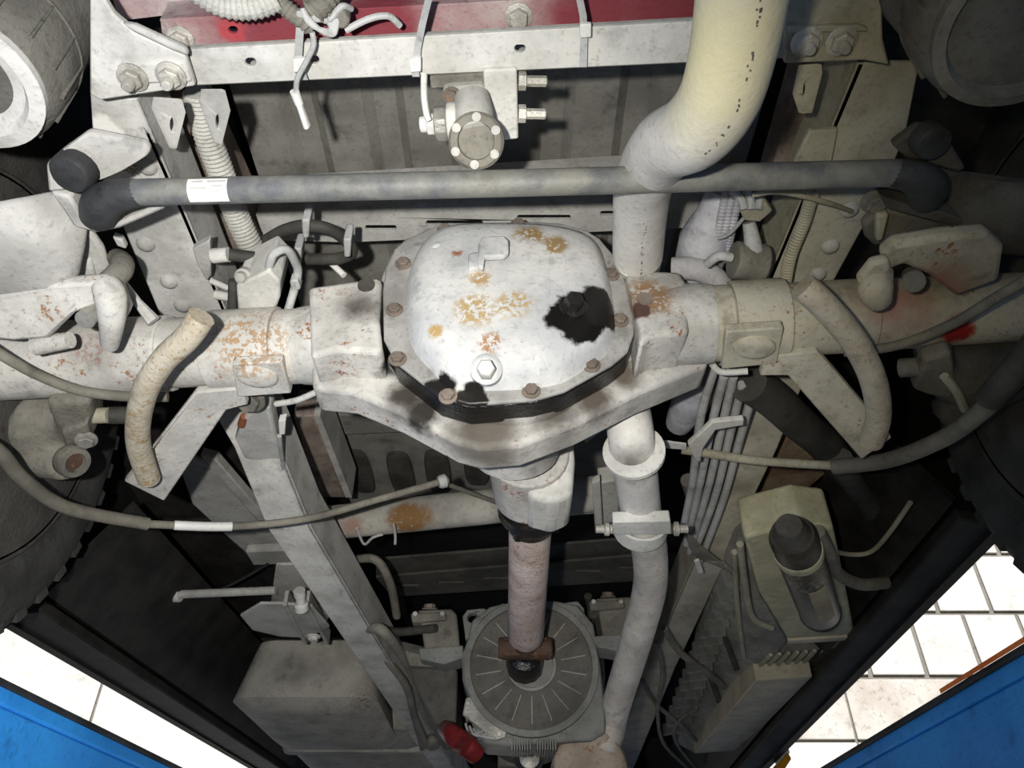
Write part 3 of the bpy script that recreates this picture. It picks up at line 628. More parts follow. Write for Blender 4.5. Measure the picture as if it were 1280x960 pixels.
# stamped flecks lie on the pipe itself
def flecks(path, rad, side):
    mk2 = MB()
    for i in range(1, len(path) - 1):
        p = path[i]; t_ = (path[i + 1] - path[i - 1]).normalized(); n_ = (O - p).normalized() + Vector((side, 0, 0)); n_ = (n_ - t_ * n_.dot(t_)).normalized(); b_ = t_.cross(n_)
        for k in range(random.choice((0, 1, 1, 2))):
            c = p + n_ * rad + t_ * random.uniform(-.004, .004) + b_ * random.uniform(-.0015, .0015); a, l = random.uniform(.0004, .0008), random.uniform(.0004, .0013)
            mk2.loft([[c + b_ * a * x + t_ * l * y + n_ * z for x, y in ((-1, -1), (1, -1), (1, 1), (-1, 1))] for z in (-.002, .0006)])
    mk2.build('stamped_marks', castm, ex)['kind'] = 'stuff'
flecks(circ([(985, -330, .49), (965, -200, .485), (948, -100, .485), (930, -20, .485), (917, 60, .487), (898, 125, .492), (868, 164, .51), (830, 185, .555)], 9)[24:52], .0291, .35)
flecks(circ([(830, 185, .555), (806, 225, .60), (800, 270, .63), (797, 320, .645)], 10)[10:], .0285, .1)
flecks(circ([(803, 655, .486), (812, 690, .486), (812, 735, .47)], 9), .0265, .5)
mu = thing('muffler', 'dusty round muffler end under the exhaust at the bottom edge', 'muffler', H(740, 950, .40))
MB().lathe([(.010, 0), (.052, .0), (.064, .006), (.068, .016), (.068, .16), (.06, .17)], Y(738, 960, 1.49), (.02, .9, .10), 32).build('can', mat('muffler_dust', (170, 156, 140), (140, 126, 112), rust=.25), mu, bevel=.002)
MB().tube([H(764, 908, .352), Y(757, 945, 1.50)], [.025, .022], 18).build('inlet', pipef, mu)

# ------------------------------------------------------------------ cross rod and its hangers
rod = thing('cross_rod', 'long dark grey cross rod with a white sticker under the crossmember', 'rod', H(640, 229, .56))
MB().tube([H(158, 241, .56), H(400, 235, .56), H(640, 229, .56), H(900, 222, .56), H(1130, 216, .56)], .0122, 22).build('tube', rodm, rod)
MB().tube(spl([H(175, 241, .56), H(150, 244, .56), H(128, 254, .561), H(122, 270, .567)], 6), [.0122, .015, .018, .016], 20).build('rod_end', rubber, rod)
MB().tube(spl([H(1112, 217, .56), H(1140, 220, .56), H(1158, 232, .565), H(1156, 246, .572)], 6), [.0122, .015, .018, .016], 20).build('rod_end', rubber, rod)
def patch(px0, px1, a0, a1, r, name, m, parent):
    q0, q1 = H(px0, 239 - (px0 - 250) * .0247, .56), H(px1, 239 - (px1 - 250) * .0247, .56)
    ax = (q1 - q0).normalized(); u = Vector((0, -ST * 1, 0)); v = ax.cross(UP).normalized(); rings = []
    for p in (q0, q1):
        rings.append([p + (-UP * math.cos(a) + v * math.sin(a)) * r for a in [a0 + (a1 - a0) * i / 8 for i in range(9)]] + [p + (-UP * math.cos(a) + v * math.sin(a)) * (r + .0006) for a in [a1 + (a0 - a1) * i / 8 for i in range(9)]])
    return MB().loft(rings).build(name, m, parent)
inkm = mat('faint_print', (160, 158, 156), (176, 174, 170), bump=0)
stk = patch(241, 290, math.radians(-10), math.radians(95), .0121, 'sticker', white, rod)
for i, (a, b_, an) in enumerate(((247, 260, 78), (266, 288, 78), (246, 264, 50), (276, 280, 38), (272, 284, 58))):
    patch(a, b_, math.radians(an - 4), math.radians(an + 4), .0128, 'print_line', inkm, rod)
hl = thing('rod_hanger', 'pale folded hanger with dark bolt at the left end of the rod', 'bracket', H(130, 230, .575))
MB().plate([(57, 207), (80, 188), (110, 166), (180, 180), (188, 188), (184, 196), (150, 216), (100, 236), (60, 241)], [.575, .575, .585, .60, .60, .598, .582, .572, .572], .010).build('upper_flap', khaki if False else pale2, hl, bevel=.003)
MB().plate([(62, 240), (88, 246), (102, 272), (120, 282), (145, 280), (185, 262), (212, 248), (205, 262), (150, 286), (120, 292), (92, 284), (78, 262)], .572, .022).build('cup_lip', pale2, hl, bevel=.003)
MB().plate([(85, 240), (170, 240), (200, 250), (150, 276), (110, 278)], .60, .006).build('cup_floor', khaki, hl)
MB().lathe([(.019, 0), (.019, .012), (.016, .016), (.008, .017), (0, .017)], H(97, 210, .576), (-.1, -.2, -1), 18).build('bolt', rubber, hl)
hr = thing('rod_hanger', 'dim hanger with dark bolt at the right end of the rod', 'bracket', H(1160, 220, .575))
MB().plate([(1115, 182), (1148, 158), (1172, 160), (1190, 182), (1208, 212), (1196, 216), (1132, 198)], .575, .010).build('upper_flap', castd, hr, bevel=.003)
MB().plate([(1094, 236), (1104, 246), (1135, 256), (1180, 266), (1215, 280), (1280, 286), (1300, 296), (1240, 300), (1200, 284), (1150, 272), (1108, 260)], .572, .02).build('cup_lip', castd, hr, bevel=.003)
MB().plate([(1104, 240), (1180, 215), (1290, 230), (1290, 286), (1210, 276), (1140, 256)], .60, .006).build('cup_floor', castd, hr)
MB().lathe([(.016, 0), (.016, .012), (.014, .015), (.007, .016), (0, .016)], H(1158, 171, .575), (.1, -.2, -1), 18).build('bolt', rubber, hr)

# ------------------------------------------------------------------ air bellows in the upper corners
def bellows(cx, cy, h, r, label, lab_m, rim_m, ht, cup):
    t = thing('air_bellows', label, 'air spring', H(cx, cy, h))
    c = H(cx, cy, h)
    MB().lathe([(r * .98, .004), (r * 1.06, .012), (r * 1.09, ht * .30), (r * 1.05, ht * .5), (r * 1.08, ht * .55), (r * 1.13, ht * .8), (r * 1.08, ht), (r * .9, ht * 1.06), (0, ht * 1.06)], c, UP, 48).build('rubber_sleeve', lab_m, t, ang=50)
    if cup: prof = [(r * .97, .008), (r * .985, -.004), (r * .86, -.006), (r * .80, .004), (r * .76, .022), (r * .3, .026), (0, .026)]
    else: prof = [(r * .97, .008), (r * .985, -.004), (r * .80, -.006), (r * .72, .002), (r * .5, .005), (0, .005)]
    MB().lathe(prof, c, UP, 48).build('end_plate', rim_m, t, ang=30)
    for k in range(2):
        MB().lathe([(r * 1.095, 0), (r * 1.105, .0015), (r * 1.095, .003)], c + UP * ht * (.33 + .35 * k), UP, 48).build('mould_seam', rim_m if False else lab_m, t)
    for k in range(16):
        a = 2 * math.pi * k / 16
        MB().box(c + Vector((math.cos(a) * r * 1.085, math.sin(a) * r * 1.085, ht * .2)), (.003, .002, ht * .25), rz=a).build('mould_rib', lab_m, t)
    for k in range(3 if cup else 0):
        a = 2.3 + k * 2.1
        MB().bolt(c + Vector((math.cos(a) * r * .55, math.sin(a) * r * .55, .022 if cup else .004)), -UP, .008).build('bolt', rim_m, t)
    return t
bellows(-50, 98, .60, .068, 'dusty ribbed air bellows with pale end plate, top left corner', tyred, pale, .20, False)
bellows(1294, 22, .54, .070, 'shaded air bellows with recessed end plate, top right corner', tyred, castm, .15, True)

# ------------------------------------------------------------------ wheels
def wheel(xi, s, yc, label):
    t = thing('truck_tyre', label, 'tyre', (xi + s * .1, yc, CZ + AH))
    c = Vector((xi, yc, CZ + AH)); ax = Vector((s, 0, 0)); R = .355
    MB().lathe([(.215, .03), (.235, .006), (.27, .0), (.315, .004), (.338, .018), (.350, .036), (R, .05), (R, .19), (.345, .21), (.30, .23), (.215, .22)], c, ax, 72).build('tyre', tyrem, t, ang=40)
    MB().lathe([(.214, .012), (.205, .03), (.20, .09), (.15, .11), (.06, .10), (.06, .05), (0, .05)], c, ax, 48).build('rim', castd, t)
    MB().lathe([(.252, .012), (.252, .002), (.235, -.002), (.12, -.004), (.11, -.012), (0, -.012)], c, ax, 56).build('backing_plate', castd, t)
    MB().lathe([(.240, -.0015), (.243, -.003), (.246, -.0015)], c, ax, 72).build('bead_line', tyrem, t)
    rg = MB()
    for k in range(44):
        a = 2 * math.pi * k / 44
        for off in (0, 1):
            aa = a + off * math.pi / 44
            MB.box(rg, c + Vector((s * (.075 + off * .09), math.cos(aa) * (R - .004), math.sin(aa) * (R - .004))), (.07, .034, .012), rx=aa + math.pi / 2)
    rg.build('tread_blocks', tyrem, t)['kind'] = 'stuff'
    for k in range(44):
        a = 2 * math.pi * k / 44
        MB().box(c + Vector((s * .015, math.cos(a) * .327, math.sin(a) * .327)), (.008, .022, .024), rx=a - math.pi / 2).build('shoulder_lug', tyrem, t)
    return t
wheel(-.635, -1, .74, 'black rear tyre standing on the left blue platform'); wheel(.635, 1, .64, 'shaded rear tyre standing on the right blue platform')
# hub castings with drain spout
hub = thing('brake_caliper', 'grey brake casting with round open spout behind left axle end', 'brake', H(80, 540, .52))
def cast(mb, m, par, vox=.005):
    o = mb.build('casting', m, par, ang=80); r = o.modifiers.new('remesh', 'REMESH'); r.mode = 'VOXEL'; r.voxel_size = vox; r.use_smooth_shade = True
    sm = o.modifiers.new('smooth', 'SMOOTH'); sm.factor = .7; sm.iterations = 5; return o
mbh = MB(); mbh.tube([H(28, 512, .57), H(60, 530, .56), H(100, 520, .56)], [.045, .050, .028], 16); mbh.tube([H(45, 525, .56), H(58, 572, .53), H(84, 582, .505)], [.05, .038, .020], 16)
mbh.plate([(55, 505), (112, 500), (116, 548), (78, 560)], .525, .05); mbh.tube([H(20, 540, .56), H(55, 585, .545)], [.03, .026], 12)
cast(mbh, castm, hub)
MB().lathe([(.011, .012), (.0125, .0), (.0185, .0), (.0205, .004), (.0205, .016), (.018, .02)], H(95, 579, .490), (-.8, .25, .5), 22).build('spout', castm, hub)
MB().lathe([(.012, 0), (.012, .001)], H(95, 579, .490) + Vector((-.8, .25, .5)).normalized() * .006, (-.8, .25, .5), 18).build('spout_bore', jointm, hub)
MB().tube([H(105, 520, .54), H(137, 519, .54)], .010, 14).build('pipe_stub', khaki, hub)
MB().tube([H(137, 519, .54), H(168, 519, .545)], .011, 14).build('rubber_pipe', hosed, hub)
MB().bolt(H(108, 549, .515), (.3, -.2, -1), .009).build('bolt', steel, hub)
MB().plate([(75, 540), (108, 530), (112, 556), (80, 562)], .515, .02).build('rib', castm, hub, bevel=.005)
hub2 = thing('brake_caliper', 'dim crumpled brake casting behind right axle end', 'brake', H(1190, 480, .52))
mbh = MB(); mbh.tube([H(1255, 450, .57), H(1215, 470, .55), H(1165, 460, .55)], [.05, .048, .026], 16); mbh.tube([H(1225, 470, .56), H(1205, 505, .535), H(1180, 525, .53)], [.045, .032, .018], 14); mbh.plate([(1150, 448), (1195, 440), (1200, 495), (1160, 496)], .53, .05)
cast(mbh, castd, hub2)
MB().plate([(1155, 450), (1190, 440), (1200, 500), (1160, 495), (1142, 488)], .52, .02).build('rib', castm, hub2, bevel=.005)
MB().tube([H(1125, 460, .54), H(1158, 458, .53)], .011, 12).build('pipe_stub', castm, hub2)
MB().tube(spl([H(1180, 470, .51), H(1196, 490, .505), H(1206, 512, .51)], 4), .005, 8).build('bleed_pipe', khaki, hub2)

# ------------------------------------------------------------------ spring packs and seats near the wheels
sl = thing('spring_saddle', 'rust-freckled spring seat plate above the left axle tube', 'spring seat', H(80, 390, .56))
MB().plate([(-20, 372), (60, 360), (128, 355), (150, 362), (162, 392), (148, 418), (128, 380), (95, 392), (62, 425), (20, 428), (-20, 425)], [.54, .54, .545, .55, .55, .54, .54, .53, .525, .525, .525], .018).build('seat_plate', axm, sl, bevel=.006, seg=3)
MB().tube(spl([H(132, 356, .55), H(138, 370, .54), H(140, 400, .53), H(137, 432, .525)], 5), [.014, .016, .013, .009], 14).build('u_bolt_leg', axm, sl)
MB().tube(spl([H(128, 358, .56), H(148, 342, .57), H(153, 330, .585), H(146, 322, .60)], 5), [.011, .012, .012, .010], 14).build('u_bolt_bend', castm, sl)
MB().tube([H(122, 385, .545), H(106, 400, .52)], [.009, .010], 14).build('u_bolt_nut', steel, sl)
MB().tube([H(45, 432, .53), H(88, 425, .53)], [.011, .009], 12).build('spring_clip', axm, sl)
la = thing('leaf_spring', 'broad curved pale spring leaf at the left edge below the rod hanger', 'leaf spring', H(30, 300, .58))
def curved(pxs, h0, h1, th, nm, m, par):
    MB().plate(pxs, [h0 + (h1 - h0) * i / (len(pxs) - 1) for i in range(len(pxs))], th).build(nm, m, par, bevel=.008, seg=3)
rgs = []
for (x, y, h, hw) in ((86, 262, .590, .022), (70, 278, .575, .034), (45, 300, .560, .050), (18, 320, .552, .056), (-20, 340, .555, .056), (-70, 360, .57, .05)):
    c = H(x, y, h); d = Vector((-.8, .6, 0)); nrm = Vector((.45, .9, 0)).normalized()
    rgs.append([c + nrm * (math.cos(a) * hw) + UP * (math.sin(a) * .014) for a in [2 * math.pi * i / 18 for i in range(18)]])
MB().loft(rgs).build('leaf', pale2, la, ang=70)
lb2 = thing('shackle_plate', 'pale shackle plate between curved spring leaf and chassis rail', 'bracket', H(95, 330, .60))
MB().plate([(76, 284), (112, 290), (128, 312), (137, 340), (128, 360), (90, 362), (55, 358), (68, 325)], .60, .01).build('plate', pale2, lb2, bevel=.004)
MB().plate([(70, 328), (112, 326), (120, 352), (62, 356)], .594, .01).build('raised_pad', pale2, lb2, bevel=.004)
MB().tube([H(152, 350, .62), H(172, 378, .60), H(192, 402, .585)], [.004, .005, .008], 8).build('brake_pipe', pale, lb2)
sr2 = thing('spring_saddle', 'dim freckled spring seat plate above the right axle tube', 'spring seat', H(1180, 340, .56))
MB().plate([(1102, 320), (1120, 306), (1180, 296), (1235, 292), (1256, 310), (1250, 352), (1195, 372), (1160, 345), (1130, 332), (1108, 340)], .545, .018).build('seat_plate', axr, sr2, bevel=.006, seg=3)
MB().tube(spl([H(1098, 340, .55), H(1094, 362, .53), H(1100, 378, .525)], 5), [.014, .017, .012], 14).build('u_bolt_leg', axr, sr2)
MB().plate([(1072, 352), (1090, 330), (1112, 325), (1116, 350), (1108, 384), (1090, 392)], .535, .012).build('u_bolt_pad', axr, sr2, bevel=.004)
MB().tube([H(1140, 345, .55), H(1142, 352, .53)], [.010, .011], 12).build('u_bolt_nut', castm, sr2)
sr3 = thing('shackle_plate', 'dim folded shackle plate below the right rod hanger', 'bracket', H(1120, 290, .58))
MB().plate([(1078, 282), (1092, 268), (1110, 262), (1195, 280), (1198, 296), (1110, 302), (1095, 310), (1082, 298)], .60, .012).build('plate', castm, sr3, bevel=.004)
MB().plate([(1096, 270), (1112, 268), (1105, 300), (1096, 304)], .585, .012).build('fold', khaki, sr3, bevel=.003)
MB().bolt(H(1094, 250, .60), -UP, .010).build('bolt', castm, sr3)
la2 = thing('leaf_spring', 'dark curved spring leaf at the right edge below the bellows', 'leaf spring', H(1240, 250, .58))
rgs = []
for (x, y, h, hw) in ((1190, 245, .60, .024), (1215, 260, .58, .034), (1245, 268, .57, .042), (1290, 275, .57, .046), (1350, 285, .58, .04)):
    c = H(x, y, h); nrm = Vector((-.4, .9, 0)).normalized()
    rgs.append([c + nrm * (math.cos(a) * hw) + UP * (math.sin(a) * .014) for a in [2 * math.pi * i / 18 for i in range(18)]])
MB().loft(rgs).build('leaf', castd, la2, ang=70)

# ------------------------------------------------------------------ brake load valve under the crossmember
bv = thing('load_valve', 'pale brake load valve with bolted round cap under the crossmember', 'valve', H(600, 150, .63))
MB().plate([(604, 88), (646, 86), (648, 174), (630, 176), (613, 160), (606, 130)], .655, .010).build('bracket_plate', pale, bv, bevel=.002)
MB().plate([(536, 96), (606, 91), (606, 107), (538, 112)], .665, .020).build('backing_bar', mat('flaky_bar', (150, 146, 138), (104, 100, 92), speck=.5, bump=.8), bv, bevel=.002)
MB().plate([(552, 112), (606, 108), (606, 128), (575, 132), (556, 128)], .655, .02).build('valve_base', pale2, bv, bevel=.005)
v0 = H(590, 122, .645); v1 = H(596, 176, .60)
MB().tube(spl([v0, v0.lerp(v1, .45), v0.lerp(v1, .86)], 4), [.0165, .0185, .017], 22).build('valve_body', pale2, bv)
ax_ = (O - v1); ax_ = Vector((-.05, -.55, -.8)).normalized()
cap = MB().lathe([(.014, -.02), (.019, -.008), (.0245, -.006), (.0255, .0), (.0255, .006), (.023, .009), (.017, .009), (.016, .005), (0, .005)], v1, ax_, 28).build('round_cap', castm, bv)
q = UP.rotation_difference(ax_)
for k in range(6):
    a = 2 * math.pi * k / 6 + .3
    MB().lathe([(.0042, 0), (.0042, .003), (.0026, .0035)], v1 + q @ Vector((math.cos(a) * .0205, math.sin(a) * .0205, .009)), ax_, 10).build('cap_screw', pale2, cap)
vs = H(588, 150, .63)
def side_cyl(x0, x1, r, nm, m, n=20): MB().tube([H(x0, 152 + (588 - x0) * .06, .63), H(x1, 152 + (588 - x1) * .06, .63)], r, n).build(nm, m, bv, bevel=.0015)
side_cyl(588, 572, .0165, 'side_port', pale2); side_cyl(573, 560, .0185, 'clamp_band', pale); side_cyl(560, 544, .0165, 'threaded_collar', steel, 8); side_cyl(545, 534, .011, 'port_nut', pale, 6); side_cyl(535, 525, .0075, 'end_cap', pale)
MB().tube(spl([H(530, 92, .645), H(530, 120, .63), H(533, 142, .62), H(536, 150, .618)], 5), .003, 8).build('lever_wire', pale, bv)
MB().bolt(H(565, 120, .648), (-.2, -.4, -1), .006).build('rusty_screw', rustm, bv)
for y in (101, 142):
    b = MB().lathe([(.0085, 0), (.0085, .007), (.005, .008), (.005, .026), (.004, .027)], H(648, y, .66), (1, .05, .05), 6).build('stud_bolt', brightb, bv)

# ------------------------------------------------------------------ hoses, conduits, wires
def corr(pts, r, step, dr, n=14):
    p = resample(pts, step); return MB().tube(p, [r if i % 2 else r - dr for i in range(len(p))], n)
def hose(name, pts, r, m, label, cat='hose', k=6, n=10, group=None):
    o = MB().tube(tp(pts, k), r, n).build(name, m, ang=60); tag(o, label, cat, group); return o
tag(corr(tp([(246, 115, .74), (258, 165, .74), (276, 215, .735), (298, 275, .73), (322, 325, .72), (332, 350, .72)], 10), .0155, .0026, .0022).build('corrugated_conduit', conduit, ang=20), 'thick pale corrugated conduit passing behind the rod on the left', 'conduit')
tag(corr(tp([(1016, 240, .66), (1004, 280, .66), (988, 320, .655), (980, 362, .65)], 10), .0075, .0020, .0014).build('corrugated_conduit', khaki, ang=20), 'thin khaki corrugated conduit lying on the right chassis rail', 'conduit')
tag(corr(tp([(235, -20, .66), (275, 4, .655), (315, 8, .655), (350, -4, .66)], 8), .0115, .0024, .0018).build('corrugated_conduit', conduit, ang=20), 'pale corrugated conduit at the top edge above the red channel', 'conduit')
tag(corr(tp([(335, -10, .665), (355, 8, .66), (375, 24, .655), (388, 34, .66)], 8), .008, .0022, .0014).build('corrugated_conduit', cablem, ang=20), 'thin grey corrugated conduit leading into the wire bundle', 'conduit')
tag(corr(tp([(420, -20, .67), (405, 0, .655), (392, 14, .65)], 8), .0115, .0024, .0018).build('corrugated_conduit', castm, ang=20), 'short grey corrugated conduit entering the wire bundle from above', 'conduit')
# wire bundle
wb = thing('wire_bundle', 'pale looped wires and connector bunched on the red channel', 'wires', H(400, 30, .65))
for k in range(5):
    MB().tube(tp([(378 + k, 10 + k * 2, .648), (384 + k * 2, 26 + k, .645), (398 + k * 2, 36 + k * 1.3, .644), (414 + k, 38 + k, .648), (410 + k * 3, 26 - k, .652)], 5), .0022, 8).build('wire', cablel, wb)
for k in range(6):
    MB().tube(tp([(380 + k * 6, -8, .665), (384 + k * 5, 6 + (k % 3) * 4, .652), (392 + k * 4, 18 + (k % 2) * 6, .65), (402 + k * 5, 24 - (k % 3) * 8, .655), (414 + k * 5, 6 + k, .665)], 5), .0028, 8).build('wire', cablel if k % 2 else cablem, wb)
MB().plate([(404, 20), (430, 14), (438, 28), (432, 38), (410, 36)], .65, .015).build('connector', castm, wb, bevel=.003)
MB().tube(tp([(432, 38, .655), (460, 24, .66), (485, 20, .665), (500, 32, .67)], 6), .003, 8).build('wire', cablel, wb)
MB().tube(tp([(390, 40, .645), (392, 56, .643), (384, 75, .64), (372, 98, .635), (370, 116, .63)], 6), .0025, 8).build('wire', cablel, wb)
pg = thing('dangling_plug', 'white plug dangling from a wire below the crossmember', 'connector', H(378, 138, .63))
MB().tube([H(368, 114, .63), H(374, 130, .63)], [.0045, .004], 10).build('sleeve', white, pg); MB().tube([H(374, 130, .63), H(384, 158, .63)], [.005, .0062], 8, sx=.6).build('plug_body', white, pg, bevel=.001)
# straps
def strap(pxs, h, wpx, label, buckle):
    t = thing('cable_tie', label, 'cable tie', H(*pxs[len(pxs) // 2], h), 'ties around the rear crossmember')
    L_ = [H(x - wpx / 2, y, h) for x, y in pxs]; R_ = [H(x + wpx / 2, y, h) for x, y in pxs]
    m = MB(); m.loft([[a, b_, b_ + UP * .002, a + UP * .002] for a, b_ in zip(L_, R_)]); m.build('band', cablel, t)
    bx, by = buckle; MB().plate([(bx - wpx * .8, by - 8), (bx + wpx * .8, by - 9), (bx + wpx * .8, by + 8), (bx - wpx * .8, by + 9)], h - .004, .005).build('buckle', white, t, bevel=.001)
strap([(536, -2), (528, 30), (522, 60), (519, 90), (520, 96)], .652, 9, 'grey cable tie with square buckle left of the brake valve', (519, 82))
strap([(724, -4), (729, 20), (730, 50), (729, 84)], .652, 9, 'pale cable tie around the crossmember right of the brake valve', (732, 39))
strap([(376, 14), (374, 50), (372, 80), (380, 100)], .650, 10, 'worn cable tie holding the wire bundle to the crossmember', (374, 82))
# brake hoses
bh = thing('brake_hose', 'dusty brake hose sagging from left brake with white taped sleeve', 'hose', H(290, 657, .5))
hp = [(-40, 540, .46), (0, 566, .455), (30, 600, .45), (85, 635, .455), (185, 655, .47), (290, 658, .49), (385, 648, .52), (470, 625, .56), (548, 603, .60)]
MB().tube(tp(hp[:5], 8), [.0085, .0085, .0085], 12).build('thick_sleeve', hosem, bh, ang=60)
MB().tube(tp(hp[4:], 8), [.0055, .0055, .0055], 10).build('hose', hosem, bh, ang=60)
MB().tube(tp(hp[4:], 8)[3:9], .0066, 10).build('white_tape', white, bh)
MB().lathe([(.009, 0), (.011, .004), (.011, .012), (.006, .016)], H(548, 603, .60), (.8, .1, .3), 14).build('end_fitting', cablel, bh)
hose('brake_pipe', [(550, 602, .605), (585, 615, .63), (640, 635, .66), (655, 640, .67)], .004, cablem, 'thin grey pipe running from the hose end toward the driveshaft', 'pipe')
bh2 = thing('brake_hose', 'khaki brake hose curving to the right wheel below the stop arm', 'hose', H(1100, 580, .5))
MB().tube(tp([(852, 562, .56), (880, 566, .555), (950, 576, .55), (1042, 582, .545)], 8), .0062, 10).build('hose', khaki, bh2)
MB().tube(tp([(1042, 584, .54), (1110, 575, .52), (1175, 550, .50), (1220, 520, .49), (1262, 480, .49), (1300, 440, .50)], 8), .0105, 12).build('thick_sleeve', hosem, bh2, ang=60)
MB().tube([H(1236, 500, .488), H(1300, 425, .49)], .0145, 14).build('outer_sleeve', castd, bh2)
clp = thing('hose_clip', 'pale metal clip holding the hose to the cable bundle', 'clip', H(872, 560, .55))
MB().plate([(828, 552), (858, 556), (858, 562), (828, 560)], .55, .003).build('tab', pale, clp)
MB().plate([(860, 556), (872, 545), (890, 528), (930, 524), (930, 532), (895, 538), (880, 560), (876, 578), (868, 576)], .548, .008).build('claw', pale, clp, bevel=.002)
hose('abs_cable', [(-20, 430, .52), (40, 465, .52), (100, 488, .52), (165, 496, .525), (210, 496, .53)], .0062, hosem, 'grey cable running along the underside of the left axle tube', 'cable')
hose('abs_cable', [(1055, 440, .53), (1120, 432, .525), (1190, 405, .515), (1240, 375, .51), (1300, 340, .51)], .0055, hosem, 'cable sweeping up over the right axle tube past red paint', 'cable')
hose('abs_cable', [(940, 244, .62), (975, 240, .62), (1030, 252, .64), (1064, 264, .665)], .0028, khaki, 'thin khaki wire reaching from the rod to a rail rivet', 'wire')
# hose loop and solenoid block, left of differential
hlp = thing('hose_loop', 'dark looped hose with pale clips above the left axle shoulder', 'hose', H(390, 300, .70))
MB().tube(tp([(334, 300, .70), (356, 288, .695), (382, 282, .69), (410, 286, .69), (432, 300, .695), (440, 315, .70), (424, 323, .705), (390, 324, .71), (350, 324, .72)], 7), .0075, 12).build('hose', hosed, hlp, ang=60)
for x, y in ((382, 284), (434, 308), (372, 320)):
    MB().plate([(x - 5, y - 9), (x + 5, y - 9), (x + 4, y + 14), (x - 4, y + 14)], .675, .028).build('clip', cablel, hlp, bevel=.002)
vb = thing('valve_block', 'pale square valve block with stud, left above the axle tube', 'valve', H(325, 365, .62))
MB().plate([(295, 358), (336, 338), (350, 352), (350, 372), (340, 400), (298, 402)], .62, .06).build('block', pale, vb, bevel=.003)
MB().plate([(300, 342), (336, 336), (336, 352), (300, 358)], .635, .03).build('rear_step', pale, vb, bevel=.003)
MB().lathe([(.011, 0), (.010, .008), (.007, .010), (.006, .016), (.003, .018)], H(307, 345, .635), (-.1, -.6, -.8), 16).build('stud', pale2, vb)
MB().tube([H(292, 350, .64), H(290, 398, .62)], .006, 10).build('rubber_pipe', hosed, vb)
MB().tube(tp([(335, 340, .63), (342, 318, .63), (358, 312, .635), (368, 326, .64), (372, 345, .64), (358, 395, .62)], 5), .005, 10).build('pale_wire', cablel, vb)
MB().plate([(362, 352), (372, 350), (376, 362), (364, 366)], .63, .015).build('plug', cablel, vb, bevel=.002)
MB().tube([H(266, 320, .66), H(286, 318, .66)], .009, 10).build('side_nut', pale, vb); MB().plate([(240, 312), (262, 300), (264, 345), (258, 352), (246, 330)], .66, .012).build('side_tab', pale2, vb, bevel=.002)
MB().tube([H(286, 318, .66), H(318, 322, .665)], .0075, 12).build('port_hose', hosed, vb)
hose('short_pipe', [(262, 350, .665), (285, 360, .665)], .004, pale, 'short pale pipe stub left of the square valve block', 'pipe', 1)
hose('short_pipe', [(268, 368, .665), (292, 372, .665)], .006, pale, 'short thick pale pipe stub under the square valve block', 'pipe', 1)
hose('loose_strap', [(413, 328, .72), (430, 344, .70)], .0042, white, 'short white strap end sticking out below the hose loop', 'strap', 1)
# right of exhaust: wrapped bundle and solenoid
wr_ = thing('wrapped_loom', 'pale lavender wrapped cable loom right of the exhaust pipe', 'cable loom', H(890, 290, .70))
MB().tube(tp([(905, 240, .72), (896, 268, .71), (882, 300, .70), (872, 335, .70)], 6), [.020, .024, .032, .030], 16).build('wrap', foil, wr_, ang=70)
for k in range(3): corr(tp([(908 + k * 8, 240, .70), (900 + k * 8, 280, .685), (892 + k * 7, 325, .68)], 6), .0055, .002, .001, 10).build('loom_tube', foil, wr_)
MB().tube(tp([(897, 298, .67), (912, 292, .665), (930, 272, .66)], 4), .0022, 8).build('tie', cablel, wr_)
so = thing('solenoid', 'grey dusty solenoid cylinder hanging above the right axle collar', 'solenoid', H(935, 330, .64))
MB().tube([H(916, 325, .64), H(955, 330, .64)], [.022, .023], 22).build('body', castm, so, bevel=.003)
MB().tube(tp([(942, 318, .64), (940, 298, .65), (936, 278, .66)], 4), [.012, .009, .007], 14).build('neck', cablel, so)
MB().plate([(924, 262), (958, 254), (966, 264), (950, 278), (930, 276)], .655, .012).build('connector', khaki, so, bevel=.002)
for k in range(3): MB().tube(tp([(930 + k * 9, 262, .65), (926 + k * 12, 248, .66), (915 + k * 18, 238, .67)], 4), .0045, 8).build('lead', cablel, so)
MB().tube(tp([(914, 322, .635), (898, 320, .635), (884, 330, .64)], 4), .0055, 10).build('pipe_elbow', cablel, so)
MB().plate([(928, 346), (952, 346), (958, 362), (930, 364)], .635, .02).build('foot', castm, so, bevel=.003)
hose('curved_pipe', [(840, 336, .67), (868, 336, .665), (890, 345, .66), (905, 362, .655), (910, 380, .65)], .014, mat('lavender_pipe', (180, 178, 180), (150, 148, 152)), 'curved grey pipe behind the right differential shoulder', 'pipe', 6, 16)
hose('sensor_pipe', [(345, 505, .56), (372, 500, .555), (400, 488, .55)], .004, pale, 'thin pale pipe under the left axle collar', 'pipe')
hose('sensor_pipe', [(890, 455, .555), (902, 465, .55), (935, 464, .545)], .004, pale, 'thin pale pipe under the right axle collar', 'pipe')

